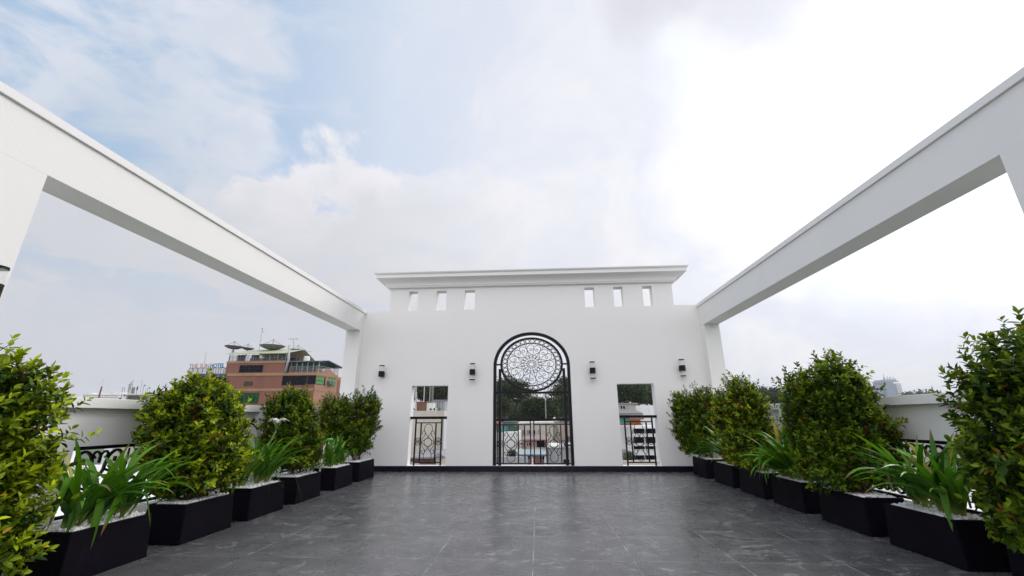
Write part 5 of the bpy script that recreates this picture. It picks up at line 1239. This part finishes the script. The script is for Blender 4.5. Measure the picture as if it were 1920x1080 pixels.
# right opening
house('town_house', (1180, 760.5, 1236), 44, 8, white_stain, 'mould stained white wall under the trees in the right opening', None, [])
house('roof_shed', (1160, 758.5, 1192), 42, 4, cream2, 'small flat roofed shed below the trees in the right opening', greyroof, [(1163, 761, 1172, 767)], 'shed')
t = bthing('tiled_roof_house', 1180, 38, 'grey ribbed roof below the stained wall in the right opening', 'house')
a = atY(1150, 778, 38); b = atY(1206, 778, 38); zh = float(atY(1180, 769, 41)[2])
w = MB(); w.box(a[0], b[0], 38.2, 41, -13.99, float(a[2]) - .001); w.build('wall', whiteb, t)
w = MB(); w.hexa([(float(a[0]), 38, float(a[2])), (float(b[0]), 38, float(a[2])), (float(b[0]), 41.8, zh), (float(a[0]), 41.8, zh), (float(a[0]), 38, float(a[2]) + .08), (float(b[0]), 38, float(a[2]) + .08), (float(b[0]), 41.8, zh + .08), (float(a[0]), 41.8, zh + .08)])
for k in range(26):
    xx = float(a[0]) + (float(b[0]) - float(a[0])) * (k + .5) / 26; w.tube([(xx, 37.98, float(a[2]) + .11), (xx, 41.8, zh + .11)], .045, 4)
w.build('roof', greyroof, t)
def rows(t):
    Y = 31
    for (v0, v1) in ((803.5, 812.5), (819, 830.5), (836, 842), (853, 861.5)):
        for (u0, u1) in ((1188, 1208), (1210.5, 1229)):
            w = MB(); pbox(w, u0, v0, u1, v1, Y, .05, None, -.052); f = w.build('window', glass, t)
            w = MB(); pbox(w, u0 - .4, v0 - 1.6, u1 + .4, v0 - .25, Y, .35, None, -.36); w.build('sunshade', whiteb, f)
    w = MB(); pbox(w, 1178, 785.5, 1221, 799, Y, 4, None, 3); w.build('roof_house', mat('orange_brown_wall', (.36, .15, .07), .8), t)
    w = MB(); pbox(w, 1176, 784, 1224, 786.5, Y, 5, None, 2.5); w.build('roof_slab', redroof, t)
house('apartment_building', (1160, 799, 1240), 31, 8, whiteb, 'white building with rows of dark strip windows in the right opening', None, [], 'building', rows)
t = bthing('green_roof_house', 1165, 33, 'green sheet roof at the left side of the right opening', 'house')
w = MB(); pbox(w, 1150, 784, 1180, 795, 29.8, .08, None); w.build('green_fascia', mat('green_sheet', (.05, .20, .14), .6), t)
w = MB(); pbox(w, 1150, 783.2, 1180, 783.9, 29.7, 1.1); w.build('roof', greyroof, t)
gable('gabled_house', 1152, 1190, 842, 849, 27, 3, greyroof, 'low grey gable at the bottom left of the right opening', 'house')
bush(1178, 859, 24, 10, 'scrubby bush in front of the white building in the right opening', 53, 1.2)
w = MB(); w.box(float(atY(1150, 868, 22)[0]), float(atY(1240, 868, 22)[0]), 22, 22.3, -13.99, float(atY(1195, 864.5, 22)[2])); single(w, 'yard_wall', cream, 'low cream wall along the bottom of the right opening', 'wall')

# neighbours seen through the parapet grilles
def nb(name, x0, x1, y0, y1, zt, m, label, roofm, extras=()):
    t = thing(name, ((x0 + x1) / 2, (y0 + y1) / 2, -14), label, 'building')
    w = MB(); w.box(x0, x1, y0, y1, -13.99, zt); w.build('wall', m, t)
    w = MB(); w.box(x0, x1, y0, y0 + .2, zt + .001, zt + .5); w.box(x0, x1, y1 - .2, y1, zt + .001, zt + .5); w.box(x0, x0 + .2, y0 + .201, y1 - .201, zt + .001, zt + .5); w.box(x1 - .2, x1, y0 + .201, y1 - .201, zt + .001, zt + .5); w.build('roof_edge', m, t)
    for e_ in extras: w = MB(); w.box(*e_); w.build('roof_house', roofm, t)
nb('neighbour_building', -34, -11, 4, 30, -2.2, mat('bright_white_wall', (.8, .8, .79), .7, .03), 'bright white roof glimpsed through the left parapet grille', whiteb, [(-30, -24, 14, 22, -2.199, .2)])
nb('neighbour_building', 12, 30, 6, 26, -3.0, whiteb, 'pale building glimpsed through the right parapet grille', blueaw, [(16, 22, 10, 18, -2.999, -.4)])
nb('neighbour_building', 33, 48, 22, 40, -1.4, cream, 'cream building glimpsed farther through the right parapet grille', cream2, [(36, 42, 26, 33, -1.399, .3)])
nb('neighbour_building', 9, 20, 27, 44, -4.0, greyb, 'low grey building behind the right shrubs', whiteb)
nb('neighbour_building', -24, -10, 31, 48, -3.5, cream2, 'beige block hidden behind the left shrubs', whiteb)

# ---- air
hz_m = bpy.data.materials.new('air_haze'); hz_m.use_nodes = True; t_ = hz_m.node_tree; t_.nodes.clear()
pv = t_.nodes.new('ShaderNodeVolumePrincipled'); pv.inputs['Color'].default_value = (.90, .93, .97, 1); pv.inputs['Density'].default_value = HAZE
oo = t_.nodes.new('ShaderNodeOutputMaterial'); t_.links.new(pv.outputs[0], oo.inputs['Volume'])
hbx = MB(); hbx.box(-2010, 2010, -2010, 2010, -15, 140)
if HAZE > 0:
    o = hbx.build('haze', hz_m); tag(o, kind='stuff')
